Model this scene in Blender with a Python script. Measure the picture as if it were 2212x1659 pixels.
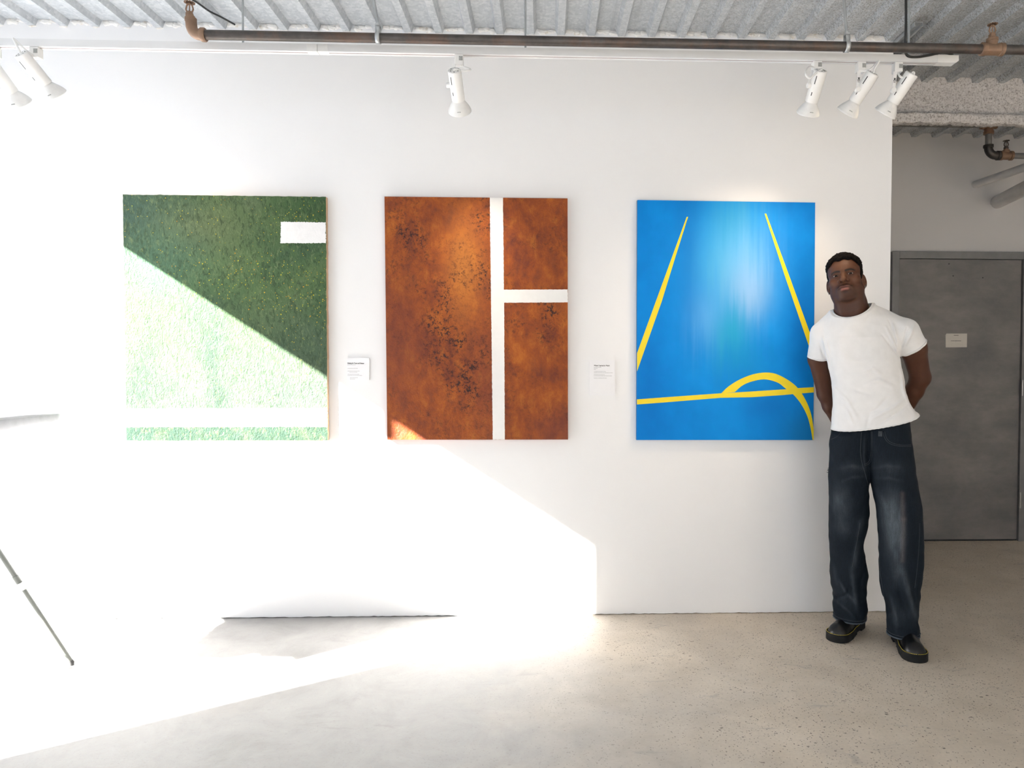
import bpy, bmesh, math, random
import numpy as np
from mathutils import Vector, Matrix, Euler
R = math.radians
random.seed(7)
rng = np.random.default_rng(11)
scn = bpy.context.scene
COL = scn.collection
for o in list(bpy.data.objects):
    bpy.data.objects.remove(o)

# ------------------------------------------------------------------ camera
F, CX, CY, CAMH, D = 1550.0, 1230.0, 829.5, 1.283, 3.65      # focal length (px), principal point, eye height, distance of the white wall
psi, phi, rr = R(-2.03), R(1.515), .0025
fh = np.array([-math.sin(psi), math.cos(psi), 0.]); zz = np.array([0, 0, 1.])
FW = math.cos(phi)*fh - math.sin(phi)*zz
RT = np.array([math.cos(psi), math.sin(psi), 0.]); UP = np.cross(RT, FW)
RT, UP = math.cos(rr)*RT + math.sin(rr)*UP, math.cos(rr)*UP - math.sin(rr)*RT
CAM = np.array([0, 0, CAMH])
cd = bpy.data.cameras.new('camera'); cam = bpy.data.objects.new('camera', cd); COL.objects.link(cam)
cd.sensor_width = 36.0; cd.lens = F/2212*36.0; cd.shift_x = -(CX-1106.0)/2212; cd.clip_start = .05; cd.clip_end = 200
cam.matrix_world = Matrix(((RT[0], UP[0], -FW[0], CAM[0]), (RT[1], UP[1], -FW[1], CAM[1]), (RT[2], UP[2], -FW[2], CAM[2]), (0, 0, 0, 1)))
scn.camera = cam

def ray(px, py): return FW*F + RT*(px-CX) - UP*(py-CY)
def Wy(px, py, y): r = ray(px, py); return CAM + r*(y/r[1])
def Wz(px, py, z=0.): r = ray(px, py); return CAM + r*((z-CAMH)/r[2])

# ------------------------------------------------------------------ view, sky, sun
scn.view_settings.view_transform = 'Standard'; scn.view_settings.look = 'None'
scn.view_settings.exposure = 0.12; scn.view_settings.gamma = 1.0; scn.view_settings.use_curve_mapping = False
SUN_E, SKY_L = 68.0, 2.3
SUN_DIR = Vector((1.0, .645, -.652)).normalized()
w = bpy.data.worlds.new('sky'); scn.world = w; w.use_nodes = True
bg = w.node_tree.nodes['Background']; bg.inputs['Color'].default_value = (.80, .88, 1.0, 1); bg.inputs['Strength'].default_value = SKY_L
sl = bpy.data.lights.new('sun', 'SUN'); sl.energy = SUN_E; sl.angle = R(.55); sl.color = (1.0, .965, .91)
so = bpy.data.objects.new('sun', sl); COL.objects.link(so); so.location = (-8, -3, 8)
so.rotation_euler = SUN_DIR.to_track_quat('-Z', 'Y').to_euler()
# daylight enters by the shop window in the left wall and by an unseen opening added behind the camera for fill: portals guide the sky sampling
XL, XR, YF, ZC = -3.0, 5.0, -3.2, 2.938
WIN = (1.487, 3.56, 0.06, 2.545)            # left window: y0, y1, z0, z1
FILL_OPENING = (-2.7, 2.4, .05, 2.45)               # unseen opening added behind the camera for fill light: x0, x1, z0, z1
def portal(loc, rot, sx, sy):
    l = bpy.data.lights.new('sky_portal', 'AREA'); l.shape = 'RECTANGLE'; l.size = sx; l.size_y = sy; l.cycles.is_portal = True
    o = bpy.data.objects.new('sky_portal', l); COL.objects.link(o); o.location = loc; o.rotation_euler = rot
portal((XL-.08, (WIN[0]+WIN[1])/2, (WIN[2]+WIN[3])/2), (0, R(-90), 0), WIN[3]-WIN[2], WIN[1]-WIN[0])
portal(((FILL_OPENING[0]+FILL_OPENING[1])/2, YF-.08, (FILL_OPENING[2]+FILL_OPENING[3])/2), (R(90), 0, 0), FILL_OPENING[1]-FILL_OPENING[0], FILL_OPENING[3]-FILL_OPENING[2])
cy = scn.cycles
cy.max_bounces = 10; cy.diffuse_bounces = 8; cy.glossy_bounces = 4; cy.sample_clamp_indirect = 12.0; cy.caustics_reflective = False; cy.caustics_refractive = False
cy.use_denoising = True

# ------------------------------------------------------------------ materials
class NT:
    def __init__(s, name, rough=.6, metal=0., spec=.5):
        s.m = bpy.data.materials.new(name); s.m.use_nodes = True; s.t = s.m.node_tree; s.b = s.t.nodes['Principled BSDF']
        s.b.inputs['Roughness'].default_value = rough; s.b.inputs['Metallic'].default_value = metal; s.b.inputs['Specular IOR Level'].default_value = spec
    def n(s, ty, **kw):
        x = s.t.nodes.new(ty)
        for k, v in kw.items(): setattr(x, k, v)
        return x
    def put(s, sock, v):
        if isinstance(v, bpy.types.NodeSocket): s.t.links.new(v, sock)
        elif isinstance(v, (tuple, list)) and len(v) == 3 and sock.type == 'RGBA': sock.default_value = (*v, 1)
        else: sock.default_value = v
    def obj(s): return s.n('ShaderNodeTexCoord').outputs['Object']
    def uv(s): return s.n('ShaderNodeTexCoord').outputs['UV']
    def gen(s, v): return s.n('ShaderNodeTexCoord').outputs[v]
    def scale(s, vec, sc, rot=(0, 0, 0), loc=(0, 0, 0)):
        x = s.n('ShaderNodeMapping'); s.put(x.inputs['Vector'], vec); x.inputs['Scale'].default_value = sc; x.inputs['Rotation'].default_value = rot; x.inputs['Location'].default_value = loc
        return x.outputs[0]
    def noise(s, vec, sc, det=4, rough=.55, dist=0., out='Fac'):
        x = s.n('ShaderNodeTexNoise'); s.put(x.inputs['Vector'], vec)
        for k, v in (('Scale', sc), ('Detail', det), ('Roughness', rough), ('Distortion', dist)): x.inputs[k].default_value = v
        return x.outputs[out]
    def voro(s, vec, sc, feat='F1', out='Distance', rnd=1.0):
        x = s.n('ShaderNodeTexVoronoi', feature=feat); s.put(x.inputs['Vector'], vec); x.inputs['Scale'].default_value = sc; x.inputs['Randomness'].default_value = rnd
        return x.outputs[out]
    def ramp(s, fac, stops, interp='LINEAR'):
        x = s.n('ShaderNodeValToRGB'); s.put(x.inputs[0], fac); e = x.color_ramp; e.interpolation = interp
        while len(e.elements) < len(stops): e.elements.new(.5)
        for el, (p, c) in zip(e.elements, stops):
            el.position = p; el.color = (c, c, c, 1) if isinstance(c, (int, float)) else (*c, 1)
        return x.outputs[0]
    def math(s, op, a, b=0., clamp=False):
        x = s.n('ShaderNodeMath', operation=op, use_clamp=clamp); s.put(x.inputs[0], a); s.put(x.inputs[1], b); return x.outputs[0]
    def mix(s, f, a, b, bt='MIX'):
        x = s.n('ShaderNodeMix', data_type='RGBA', blend_type=bt); s.put(x.inputs[0], f); s.put(x.inputs[6], a); s.put(x.inputs[7], b); return x.outputs[2]
    def sep(s, vec):
        x = s.n('ShaderNodeSeparateXYZ'); s.put(x.inputs[0], vec); return x.outputs
    def bump(s, h, strength=.3, dist=.01):
        x = s.n('ShaderNodeBump'); s.put(x.inputs['Height'], h); x.inputs['Strength'].default_value = strength; x.inputs['Distance'].default_value = dist
        s.t.links.new(x.outputs[0], s.b.inputs['Normal'])
    def gauss(s, u, v, cu, cv, su, sv):            # exp(-(((u-cu)/su)^2+((v-cv)/sv)^2))
        a = s.math('DIVIDE', s.math('SUBTRACT', u, cu), su); b = s.math('DIVIDE', s.math('SUBTRACT', v, cv), sv)
        q = s.math('ADD', s.math('MULTIPLY', a, a), s.math('MULTIPLY', b, b))
        return s.math('POWER', 2.71828, s.math('MULTIPLY', q, -1.0))
    def col(s, c): s.put(s.b.inputs['Base Color'], c); return s
    def rgh(s, c): s.put(s.b.inputs['Roughness'], c); return s

MATS = {}
def plain(name, c, rough=.5, metal=0., var=.06, vs=30, spec=.5, bump=0.):
    """one colour with a faint uneven tone, the default for painted, moulded and metal parts"""
    if name in MATS: return MATS[name]
    t = NT(name, rough, metal, spec); f = t.noise(t.obj(), vs, 3)
    a = tuple(x*(1-var) for x in c); b = tuple(min(1, x*(1+var)) for x in c)
    t.col(t.ramp(f, [(.3, a), (.7, b)]))
    if bump: t.bump(f, bump, .002)
    MATS[name] = t.m; return t.m

# ------------------------------------------------------------------ objects
def tag(o, label=None, cat=None, group=None, kind=None):
    if label: o['label'] = label
    if cat: o['category'] = cat
    if group: o['group'] = group
    if kind: o['kind'] = kind
    return o
def empty(name, loc=(0, 0, 0), rz=0., label=None, cat=None, group=None):
    o = bpy.data.objects.new(name, None); COL.objects.link(o); o.location = loc; o.rotation_euler = (0, 0, rz); o.empty_display_size = .05
    return tag(o, label, cat, group)
def mesh(name, verts, faces, mat, parent=None, smooth=False, mats=None, midx=None, auto=None):
    me = bpy.data.meshes.new(name); me.from_pydata([tuple(map(float, v)) for v in verts], [], [tuple(f) for f in faces])
    for m in (mats or [mat]): me.materials.append(m)
    if midx is not None: me.polygons.foreach_set('material_index', list(midx))
    if smooth: me.polygons.foreach_set('use_smooth', [True]*len(me.polygons))
    me.update()
    o = bpy.data.objects.new(name, me); COL.objects.link(o)
    if parent: o.parent = parent
    if auto: sharp(o, auto)
    return o
def sharp(o, deg=35):
    me = o.data
    me.polygons.foreach_set('use_smooth', [True]*len(me.polygons)); me.set_sharp_from_angle(angle=R(deg))
class MB:
    """collects simple solids into ONE mesh"""
    def __init__(s): s.v = []; s.f = []; s.mi = []; s.cur = 0
    def add(s, v, f):
        k = len(s.v); s.v += [tuple(map(float, p)) for p in v]; s.f += [tuple(i+k for i in q) for q in f]; s.mi += [s.cur]*len(f); return s
    def mat(s, i): s.cur = i; return s
    def box(s, a, b, bev=0.):
        if bev > 0:
            bm = bmesh.new(); bmesh.ops.create_cube(bm, size=1)
            for v in bm.verts: v.co = Vector(((a[i]+b[i])/2 + v.co[i]*(b[i]-a[i]) for i in range(3)))
            bmesh.ops.bevel(bm, geom=bm.edges[:], offset=bev, segments=2, profile=.6, affect='EDGES')
            bm.verts.index_update(); s.add([v.co for v in bm.verts], [[v.index for v in f.verts] for f in bm.faces]); bm.free(); return s
        (x0, y0, z0), (x1, y1, z1) = a, b
        return s.add([(x0, y0, z0), (x1, y0, z0), (x1, y1, z0), (x0, y1, z0), (x0, y0, z1), (x1, y0, z1), (x1, y1, z1), (x0, y1, z1)],
                     [(3, 2, 1, 0), (4, 5, 6, 7), (0, 1, 5, 4), (1, 2, 6, 5), (2, 3, 7, 6), (3, 0, 4, 7)])
    def tube(s, pts, r, n=12, caps=True, closed=False):
        P = [Vector(p) for p in pts]; m = len(P); rs = r if isinstance(r, (list, tuple)) else [r]*m
        nrm = None; rings = []
        for i in range(m):
            if closed: t = (P[(i+1) % m]-P[i-1]).normalized()
            else: t = (P[min(i+1, m-1)]-P[max(i-1, 0)]).normalized()
            if nrm is None: nrm = t.orthogonal().normalized()
            nrm = (nrm - t*nrm.dot(t)).normalized(); bn = t.cross(nrm)
            rings.append([P[i]+(nrm*math.cos(2*math.pi*k/n)+bn*math.sin(2*math.pi*k/n))*rs[i] for k in range(n)])
        v = [p for q in rings for p in q]; f = []
        for i in range(m if closed else m-1):
            j = (i+1) % m
            for k in range(n): f.append((i*n+k, i*n+(k+1) % n, j*n+(k+1) % n, j*n+k))
        if caps and not closed: f += [tuple(reversed(range(n))), tuple(range((m-1)*n, m*n))]
        return s.add(v, f)
    def lathe(s, prof, o, ax, n=32, cap0=True, cap1=True):
        """profile [(distance along axis, radius)] turned about the axis through o"""
        ax = Vector(ax).normalized(); a = ax.orthogonal().normalized(); b = ax.cross(a); o = Vector(o)
        v = [o+ax*d+(a*math.cos(2*math.pi*k/n)+b*math.sin(2*math.pi*k/n))*r for d, r in prof for k in range(n)]; f = []
        for i in range(len(prof)-1):
            for k in range(n): f.append((i*n+k, i*n+(k+1) % n, (i+1)*n+(k+1) % n, (i+1)*n+k))
        if cap0: f.append(tuple(reversed(range(n))))
        if cap1: f.append(tuple(range((len(prof)-1)*n, len(prof)*n)))
        return s.add(v, f)
    def cyl(s, a, b, r, n=20): a, b = Vector(a), Vector(b); return s.lathe([(0, r), ((b-a).length, r)], a, b-a, n)
    def prism(s, poly, off):
        """planar polygon (3-D points) extruded by the vector off"""
        n = len(poly); off = Vector(off); P = [Vector(p) for p in poly]
        return s.add(P+[p+off for p in P], [tuple(range(n)), tuple(reversed(range(n, 2*n)))]+[((i+1) % n, i, n+i, n+(i+1) % n) for i in range(n)])
    def build(s, name, mat, parent=None, smooth=None, mats=None):
        o = mesh(name, s.v, s.f, mat, parent, mats=mats, midx=s.mi)
        bm = bmesh.new(); bm.from_mesh(o.data); bmesh.ops.recalc_face_normals(bm, faces=bm.faces); bm.to_mesh(o.data); bm.free()
        if smooth: sharp(o, smooth)
        return o
def spline(pts, k=8):
    """Catmull-Rom through the points"""
    P = [np.array(p, float) for p in pts]; P = [2*P[0]-P[1]]+P+[2*P[-1]-P[-2]]; out = []
    for i in range(1, len(P)-2):
        for t in np.arange(k)/k:
            a, b, c, d = P[i-1:i+3]; out.append(.5*((2*b)+(c-a)*t+(2*a-5*b+4*c-d)*t*t+(3*b-a-3*c+d)*t**3))
    out.append(P[-2]); return out
def text_mesh(name, body, size, loc, right, up, mat, parent, align='LEFT', bold=0.):
    """raised lettering as a mesh; right/up span the surface it lies on"""
    cu = bpy.data.curves.new(name, 'FONT'); cu.body = body; cu.size = size; cu.align_x = align; cu.offset = bold*size; cu.extrude = .0002; cu.resolution_u = 3
    t = bpy.data.objects.new(name, cu); COL.objects.link(t); dg = bpy.context.evaluated_depsgraph_get()
    me = bpy.data.meshes.new_from_object(t.evaluated_get(dg)); bpy.data.objects.remove(t)
    r, u = Vector(right).normalized(), Vector(up).normalized(); nn = r.cross(u)
    M = Matrix(((r[0], u[0], nn[0], loc[0]), (r[1], u[1], nn[1], loc[1]), (r[2], u[2], nn[2], loc[2]), (0, 0, 0, 1)))
    me.transform(M); me.materials.clear(); me.materials.append(mat)
    o = bpy.data.objects.new(name, me); COL.objects.link(o); o.parent = parent; return o
# ================================================================== the room
def m_wall(name, c, b=.12):
    t = NT(name, .62, spec=.35); v = t.obj(); f = t.noise(v, 2.2, 5); g = t.noise(v, 60, 4)
    t.col(t.ramp(f, [(.3, tuple(x*.985 for x in c)), (.7, c)])); t.bump(g, b, .002); return t.m
M_white = m_wall('white_wall_paint', (.86, .86, .865))
M_grey = m_wall('corridor_wall_paint', (.60, .585, .575))
M_dim = m_wall('side_wall_paint', (.85, .845, .84))

def floor_mat():
    t = NT('worn_concrete', .6, spec=.25); v = t.obj(); xyz = t.sep(v)
    big = t.noise(v, .9, 5, .6); mid = t.noise(v, 4.5, 6, .65, .4); fine = t.noise(v, 90, 3)
    grey = t.ramp(mid, [(.28, (.265, .261, .255)), (.5, (.335, .331, .325)), (.72, (.385, .379, .370))])
    tan = t.ramp(mid, [(.25, (.56, .485, .39)), (.55, (.65, .57, .47)), (.8, (.71, .63, .53))])
    side = t.math('ADD', xyz[0], t.math('MULTIPLY', t.math('SUBTRACT', big, .5), 2.2))
    side = t.ramp(t.math('DIVIDE', t.math('ADD', side, 1.0), 3.0), [(.22, 0.), (.60, 1.)])          # worn grey by the window, tan deeper in the room, partly painted light
    base = t.mix(side, grey, tan)
    base = t.mix(t.math('MULTIPLY', t.ramp(fine, [(.35, 1.), (.6, 0.)]), .14), base, (.33, .30, .26))
    # exposed dark aggregate: three sizes of chips, denser where the surface is worn
    dens = t.ramp(t.noise(v, 1.7, 3, .6), [(.38, 0.), (.66, 1.)])
    spk = None
    for sc, th, keep, st in ((31, .19, .66, (1., 1.6, 1.)), (55, .22, .55, (1.5, 1., 1.)), (17, .15, .86, (1., 1.8, 1.)), (100, .27, .50, (1, 1.2, 1))):
        vv = t.scale(v, st, (0, 0, R(12+sc)))
        vv2 = t.n('ShaderNodeVectorMath', operation='ADD'); t.put(vv2.inputs[0], vv)
        ns = t.n('ShaderNodeVectorMath', operation='SCALE'); t.put(ns.inputs[0], t.noise(v, sc*1.6, 2, out='Color')); ns.inputs['Scale'].default_value = .65/sc
        t.put(vv2.inputs[1], ns.outputs[0])
        d = t.voro(vv2.outputs[0], sc, rnd=1.); cl = t.sep(t.voro(vv2.outputs[0], sc, out='Color'))[0]
        on = t.math('GREATER_THAN', t.math('ADD', cl, t.math('MULTIPLY', dens, .44)), keep+.28)
        s_ = t.math('MULTIPLY', t.math('SUBTRACT', 1., t.math('DIVIDE', d, th), clamp=True), on)
        s_ = t.math('MULTIPLY', s_, 2.5, clamp=True)
        spk = s_ if spk is None else t.math('MAXIMUM', spk, s_)
    amt = t.math('MULTIPLY', spk, t.math('ADD', t.math('MULTIPLY', side, .68), .10))
    base = t.mix(amt, base, (.075, .064, .05))
    # scuffs and stains
    sc1 = t.ramp(t.noise(t.scale(v, (1., 3.2, 1), (0, 0, R(35))), 3.1, 8, .72, .6), [(.60, 0.), (.67, 1.)])
    base = t.mix(t.math('MULTIPLY', sc1, .42), base, (.27, .26, .25))
    sc2 = t.ramp(t.noise(v, 1.35, 6, .62), [(.58, 0.), (.72, 1.)])
    base = t.mix(t.math('MULTIPLY', sc2, .32), base, (.40, .37, .34))
    t.col(base); t.rgh(t.ramp(mid, [(.3, .52), (.7, .68)])); t.bump(t.math('SUBTRACT', fine, t.math('MULTIPLY', spk, .5)), .10, .003); return t.m
M_floor = floor_mat()
def st(o): o['kind'] = 'structure'; return o
WXR = 1.782                                     # right end of the white wall
YC = 5.15                                       # corridor end wall
st(MB().box((XL-.2, YF-.2, -.12), (XR+.2, YC+.2, 0)).build('floor', M_floor))

# the white wall: its foot stops a few ragged millimetres above the slab
v = []; f = []; n = 240; x0 = XL-.1
for i in range(n+1):
    x = x0+(WXR-x0)*i/n; g = .0022+.0035*abs(math.sin(i*1.7)+.8*math.sin(i*.61+1)+.5*math.sin(i*4.1))*.5
    v += [(x, D, g), (x, D+.13, g), (x, D, 3.03), (x, D+.13, 3.03)]
for i in range(n):
    a, b = 4*i, 4*i+4
    f += [(a, b, b+2, a+2), (b+1, a+1, a+3, b+3), (a+1, b+1, b, a), (a+2, b+2, b+3, a+3)]
f += [(0, 2, 3, 1), (4*n+1, 4*n+3, 4*n+2, 4*n)]
st(mesh('wall_back', v, f, M_white))
st(MB().box((-1.0, YC, 0), (XR+.1, YC+.15, 3.03)).build('wall_corridor', M_grey))
st(MB().box((-1.15, D+.13, 0), (-1.0, YC+.15, 3.03)).build('wall_corridor_side', M_grey))
st(MB().box((XR, YF-.1, 0), (XR+.15, YC+.15, 3.03)).build('wall_right', M_dim))
y0, y1, z0, z1 = WIN; y0, y1, z0, z1 = y0-.04, y1+.04, z0-.04, z1+.04          # the wall opening; the frame fills its rim
st(MB().box((XL-.15, YF-.1, 0), (XL, y0, 3.03)).box((XL-.15, y1, 0), (XL, D+.13, 3.03)).box((XL-.15, y0, 0), (XL, y1, z0)).box((XL-.15, y0, z1), (XL, y1, 3.03)).build('wall_left', M_white))
a0, a1, b0, b1 = FILL_OPENING
st(MB().box((XL-.1, YF-.15, 0), (a0, YF, 3.03)).box((a1, YF-.15, 0), (XR+.1, YF, 3.03)).box((a0, YF-.15, 0), (a1, YF, b0)).box((a0, YF-.15, b1), (a1, YF, 3.03)).build('wall_front', M_dim))
M_alu = plain('window_aluminium', (.55, .56, .57), .4, .6)
wf = st(empty('window_1', (XL, (y0+y1)/2, 0)))
def rel(o, p):                                  # geometry is written in world space: keep it there under an Empty
    o.parent = p; o.matrix_parent_inverse = Matrix.LocRotScale(p.location, p.rotation_euler, None).inverted(); return o
b = MB(); e_ = .001
for a, c in (((XL-.12, y0+e_, z0+e_), (XL-.05, y0+.04, z1-e_)), ((XL-.12, y1-.04, z0+e_), (XL-.05, y1-e_, z1-e_)), ((XL-.12, y0+.04, z1-.04), (XL-.05, y1-.04, z1-e_)), ((XL-.12, y0+.04, z0+e_), (XL-.05, y1-.04, z0+.04))): b.box(a, c)
rel(b.build('window_frame', M_alu), wf)
rel(MB().box((XL-.10, 2.13, z1-.175), (XL-.055, 2.185, z1-.04)).build('shadow_bar', M_alu), wf)  # unseen bar added at the window head to cast a notch of shade

# corrugated metal deck
def deck_mat():
    t = NT('galvanised_deck', .46, .35, .5); v = t.obj(); x = t.sep(v)
    sp = t.voro(v, 70, out='Color'); fl = t.sep(sp)[0]; big = t.noise(v, 2.0, 5, .6)
    c = t.ramp(fl, [(0, (.50, .53, .56)), (.5, (.57, .60, .625)), (1, (.66, .68, .70))])
    c = t.mix(t.math('MULTIPLY', t.ramp(big, [(.40, 0.), (.68, 1.)]), .35), c, (.40, .43, .46))
    # fireproofing overspray: dark specks, thicker towards the corridor
    fine = t.ramp(t.noise(v, 130, 4, .7), [(.50, 0.), (.60, 1.)])
    ms = t.ramp(t.math('DIVIDE', t.math('ADD', x[0], t.math('MULTIPLY', big, 1.2)), 4.0), [(.18, 0.05), (.55, .75)])
    c = t.mix(t.math('MULTIPLY', fine, ms), c, (.20, .185, .165))
    st1 = t.ramp(t.noise(t.scale(v, (14, 1.2, 1)), 2.0, 5, .6), [(.56, 0.), (.70, 1.)])
    c = t.mix(t.math('MULTIPLY', st1, .35), c, (.30, .33, .36))
    t.col(c); t.bump(t.math('ADD', t.noise(v, 160, 3), t.math('MULTIPLY', fine, .5)), .22, .003); return t.m
M_deck = deck_mat()
ZR, DH, PP = ZC, .030, .1524
xr = float(Wy(1219, 79, D)[0])                  # right lower edge of one rib
prof = []
k0 = int((XL-.2-xr)/PP)-1; k1 = int((XR+.2-xr)/PP)+1
for k in range(k0, k1+1):
    x = xr+k*PP
    prof += [(x-.034, ZR), (x, ZR), (x+.0135, ZR+DH), (x+PP-.034-.0135, ZR+DH)]
def deck(sel, ya, yb, v, f):
    q = [p for p in prof if sel(p[0])]; k = len(v)
    for p in q: v += [(p[0], ya, p[1]), (p[0], yb, p[1])]
    for i in range(len(q)-1): f.append((k+2*i, k+2*i+1, k+2*i+3, k+2*i+2))
v, f = [], []
deck(lambda x: True, YF-.1, D+.06, v, f)
deck(lambda x: x > -1.3, D+.06, YC+.05, v, f)
dk = mesh('ceiling', v, f, M_deck); st(dk)
# torn plaster where the wall meets the flutes
b = MB()
def lump(b, c, r, seed, amp=.35, sub=3):
    bm = bmesh.new(); bmesh.ops.create_icosphere(bm, subdivisions=sub, radius=1)
    q = random.Random(seed); ph = [q.uniform(0, 6.28) for _ in range(9)]
    for vv in bm.verts:
        p = vv.co; d = 1+amp*(math.sin(5*p.x+ph[0])*math.sin(4*p.y+ph[1])+.6*math.sin(9*p.z+ph[2]+3*p.x)+.35*math.sin(17*p.x+ph[3])*math.sin(15*p.z+ph[4]))*.5
        vv.co = Vector((c[i]+p[i]*r[i]*d for i in range(3)))
    bm.verts.index_update(); b.add([q_.co for q_ in bm.verts], [[q_.index for q_ in ff.verts] for ff in bm.faces]); bm.free()
for k in range(k0, k1+1):
    x = xr+k*PP
    if XL < x+.06 < WXR-.05:
        for j in range(3): lump(b, (x+.035+.028*j+random.uniform(-.008, .008), D+.004, ZR+DH-.004-random.uniform(0, .012)), (.026, .010, .011+.008*random.random()), k*5+j)
        lump(b, (x-.017, D+.004, ZR-.002), (.022, .008, .006), k*5+4)
tp = NT('torn_plaster', .9); tv = tp.obj(); tp.col(tp.ramp(tp.noise(tv, 18, 5, .7), [(.30, (.60, .53, .44)), (.42, (.80, .78, .74)), (.7, (.86, .85, .83))])); tp.bump(tp.noise(tv, 80, 4), .5, .004)
st(b.build('trim_1', tp.m, smooth=60))

# ------------------------------------------------------------------ corridor: fireproofed beam, door
def vnoise(P, s, seed=0):
    """value noise, vectorised"""
    P = np.asarray(P, float)*s; i = np.floor(P).astype(np.int64); fr = P-i; fr = fr*fr*(3-2*fr); out = 0
    def h(a, b_, c): 
        q = (a*374761393+b_*668265263+c*2147483647+seed*974634777) & 0x7fffffff
        q = ((q ^ (q >> 13))*1274126177) & 0x7fffffff; return ((q ^ (q >> 16)) & 0xffff)/65535.
    for dx in (0, 1):
        for dy in (0, 1):
            for dz in (0, 1):
                wgt = (fr[..., 0] if dx else 1-fr[..., 0])*(fr[..., 1] if dy else 1-fr[..., 1])*(fr[..., 2] if dz else 1-fr[..., 2])
                out = out+wgt*h(i[..., 0]+dx, i[..., 1]+dy, i[..., 2]+dz)
    return out
def fuzzy_beam():
    y_, zb = 4.05, 2.668
    sec = [(4.155, 2.99), (4.155, 2.742), (4.135, 2.728), (y_+.006, 2.726), (y_, 2.718), (y_, zb+.006), (y_+.008, zb), (y_+.055, zb), (y_+.06, zb+.02), (4.20, 2.73), (4.20, 2.99)]
    pts = []
    for a, c in zip(sec[:-1], sec[1:]):
        m = max(1, int(math.hypot(a[0]-c[0], a[1]-c[1])/.009)); pts += [(a[0]+(c[0]-a[0])*t/m, a[1]+(c[1]-a[1])*t/m) for t in range(m)]
    pts.append(sec[-1]); S = np.array(pts); nrm = np.gradient(S, axis=0); nrm = np.stack([-nrm[:, 1], nrm[:, 0]], 1); nrm /= np.linalg.norm(nrm, axis=1, keepdims=True)+1e-9
    xs = np.arange(1.80, 3.75, .009); V = np.zeros((len(xs), len(S), 3)); V[..., 0] = xs[:, None]; V[..., 1] = S[None, :, 0]; V[..., 2] = S[None, :, 1]
    d = (vnoise(V, 60, 1)-.5)*.013+(vnoise(V, 140, 2)-.5)*.012+(vnoise(V, 9, 3)-.5)*.016
    bare = np.exp(-((V[..., 0]-2.03)/.06)**2)*np.exp(-((V[..., 2]-2.70)/.03)**2); d = d*(1-.9*bare)
    V[..., 1] += nrm[None, :, 0]*d; V[..., 2] += nrm[None, :, 1]*d; V[..., 0] += (vnoise(V, 120, 5)-.5)*.006
    n, m = V.shape[:2]; idx = np.arange(n*m).reshape(n, m)
    fc = np.stack([idx[:-1, :-1], idx[1:, :-1], idx[1:, 1:], idx[:-1, 1:]], -1).reshape(-1, 4)
    t = NT('sprayed_fireproofing', .95, spec=.1); v = t.obj()
    c = t.ramp(t.noise(v, 95, 4, .75), [(.36, (.26, .24, .22)), (.48, (.60, .575, .555)), (.7, (.74, .715, .70))]); c = t.mix(t.math('MULTIPLY', t.noise(v, 5, 3), .3), c, (.52, .49, .47)); t.col(c); t.bump(t.noise(v, 190, 3), .6, .004)
    o = mesh('ceiling_beam', V.reshape(-1, 3), fc.tolist(), t.m, smooth=True)
    tag(o, 'steel ceiling beam coated in rough pale sprayed fireproofing over the corridor', 'beam')
fuzzy_beam()

# door: grey hollow metal slab in a pressed frame
M_door = (lambda t: (lambda v: (t.col(t.mix(t.math('MULTIPLY', t.ramp(t.noise(v, 7, 7, .7), [(.45, 0.), (.75, 1.)]), .5), t.ramp(t.noise(t.scale(v, (1, 1, 2.2)), 2.2, 6, .65), [(.32, (.135, .133, .132)), (.5, (.175, .167, .160)), (.68, (.235, .215, .203))]), (.23, .205, .20))), t.bump(t.noise(v, 40, 4), .08, .002)))(t.obj()) and t.m or t.m)(NT('scuffed_grey_door_paint', .45))
M_frame = plain('grey_frame_paint', (.20, .198, .196), .42, 0, .08, 12)
dl = float(Wy(1937, 560, YC)[0]); dr = float(Wy(2203, 560, YC)[0]); dt = 2.058; dz = .012
door = st(empty('door_1', (dl, YC, 0)))
pan = rel(MB().box((dl+.003, YC-.028, dz), (dr-.003, YC-.002, dt-.003), .002).build('door_panel', M_door), door)
fw_ = .052
rel(MB().box((dl+.003, YC-.022, .0008), (dr-.003, YC-.006, dz+.004)).build('gap_shade', plain('gap_shade_black', (.015, .015, .015), .7)), door)  # dark strip added under the panel to paint the gap's shade
rel(MB().box((dl-fw_, YC-.045, 0), (dl, YC-.001, dt+fw_), .003).build('door_jamb', M_frame), door)
rel(MB().box((dr, YC-.045, 0), (dr+fw_, YC-.001, dt+fw_), .003).build('door_jamb', M_frame), door)
rel(MB().box((dl, YC-.045, dt), (dr, YC-.001, dt+fw_), .003).build('door_head', M_frame), door)
M_hinge = plain('worn_steel', (.36, .35, .34), .35, .8)
for py in (612, 838, 1080):
    z = float(Wy(2205, py, YC-.05)[2]); b = MB().cyl((dr+.001, YC-.052, z-.058), (dr+.001, YC-.052, z+.058), .0085, 14)
    b.box((dr-.004, YC-.046, z-.054), (dr+.016, YC-.0435, z+.054))
    for q in (-.02, .02): b.cyl((dr+.001, YC-.052, z+q-.0008), (dr+.001, YC-.052, z+q+.0008), .0092, 14)
    rel(b.build('hinge', M_hinge, smooth=35), door)
b = MB()
for px, py in ((2050, 570), (2059, 596), (2123, 600)): p = Wy(px, py, YC-.0285); b.cyl(p, p+np.array([0, .003, 0]), .005, 10)
o = b.build('screw_plug', plain('dark_hole', (.05, .05, .05), .8)); o.parent = pan

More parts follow.
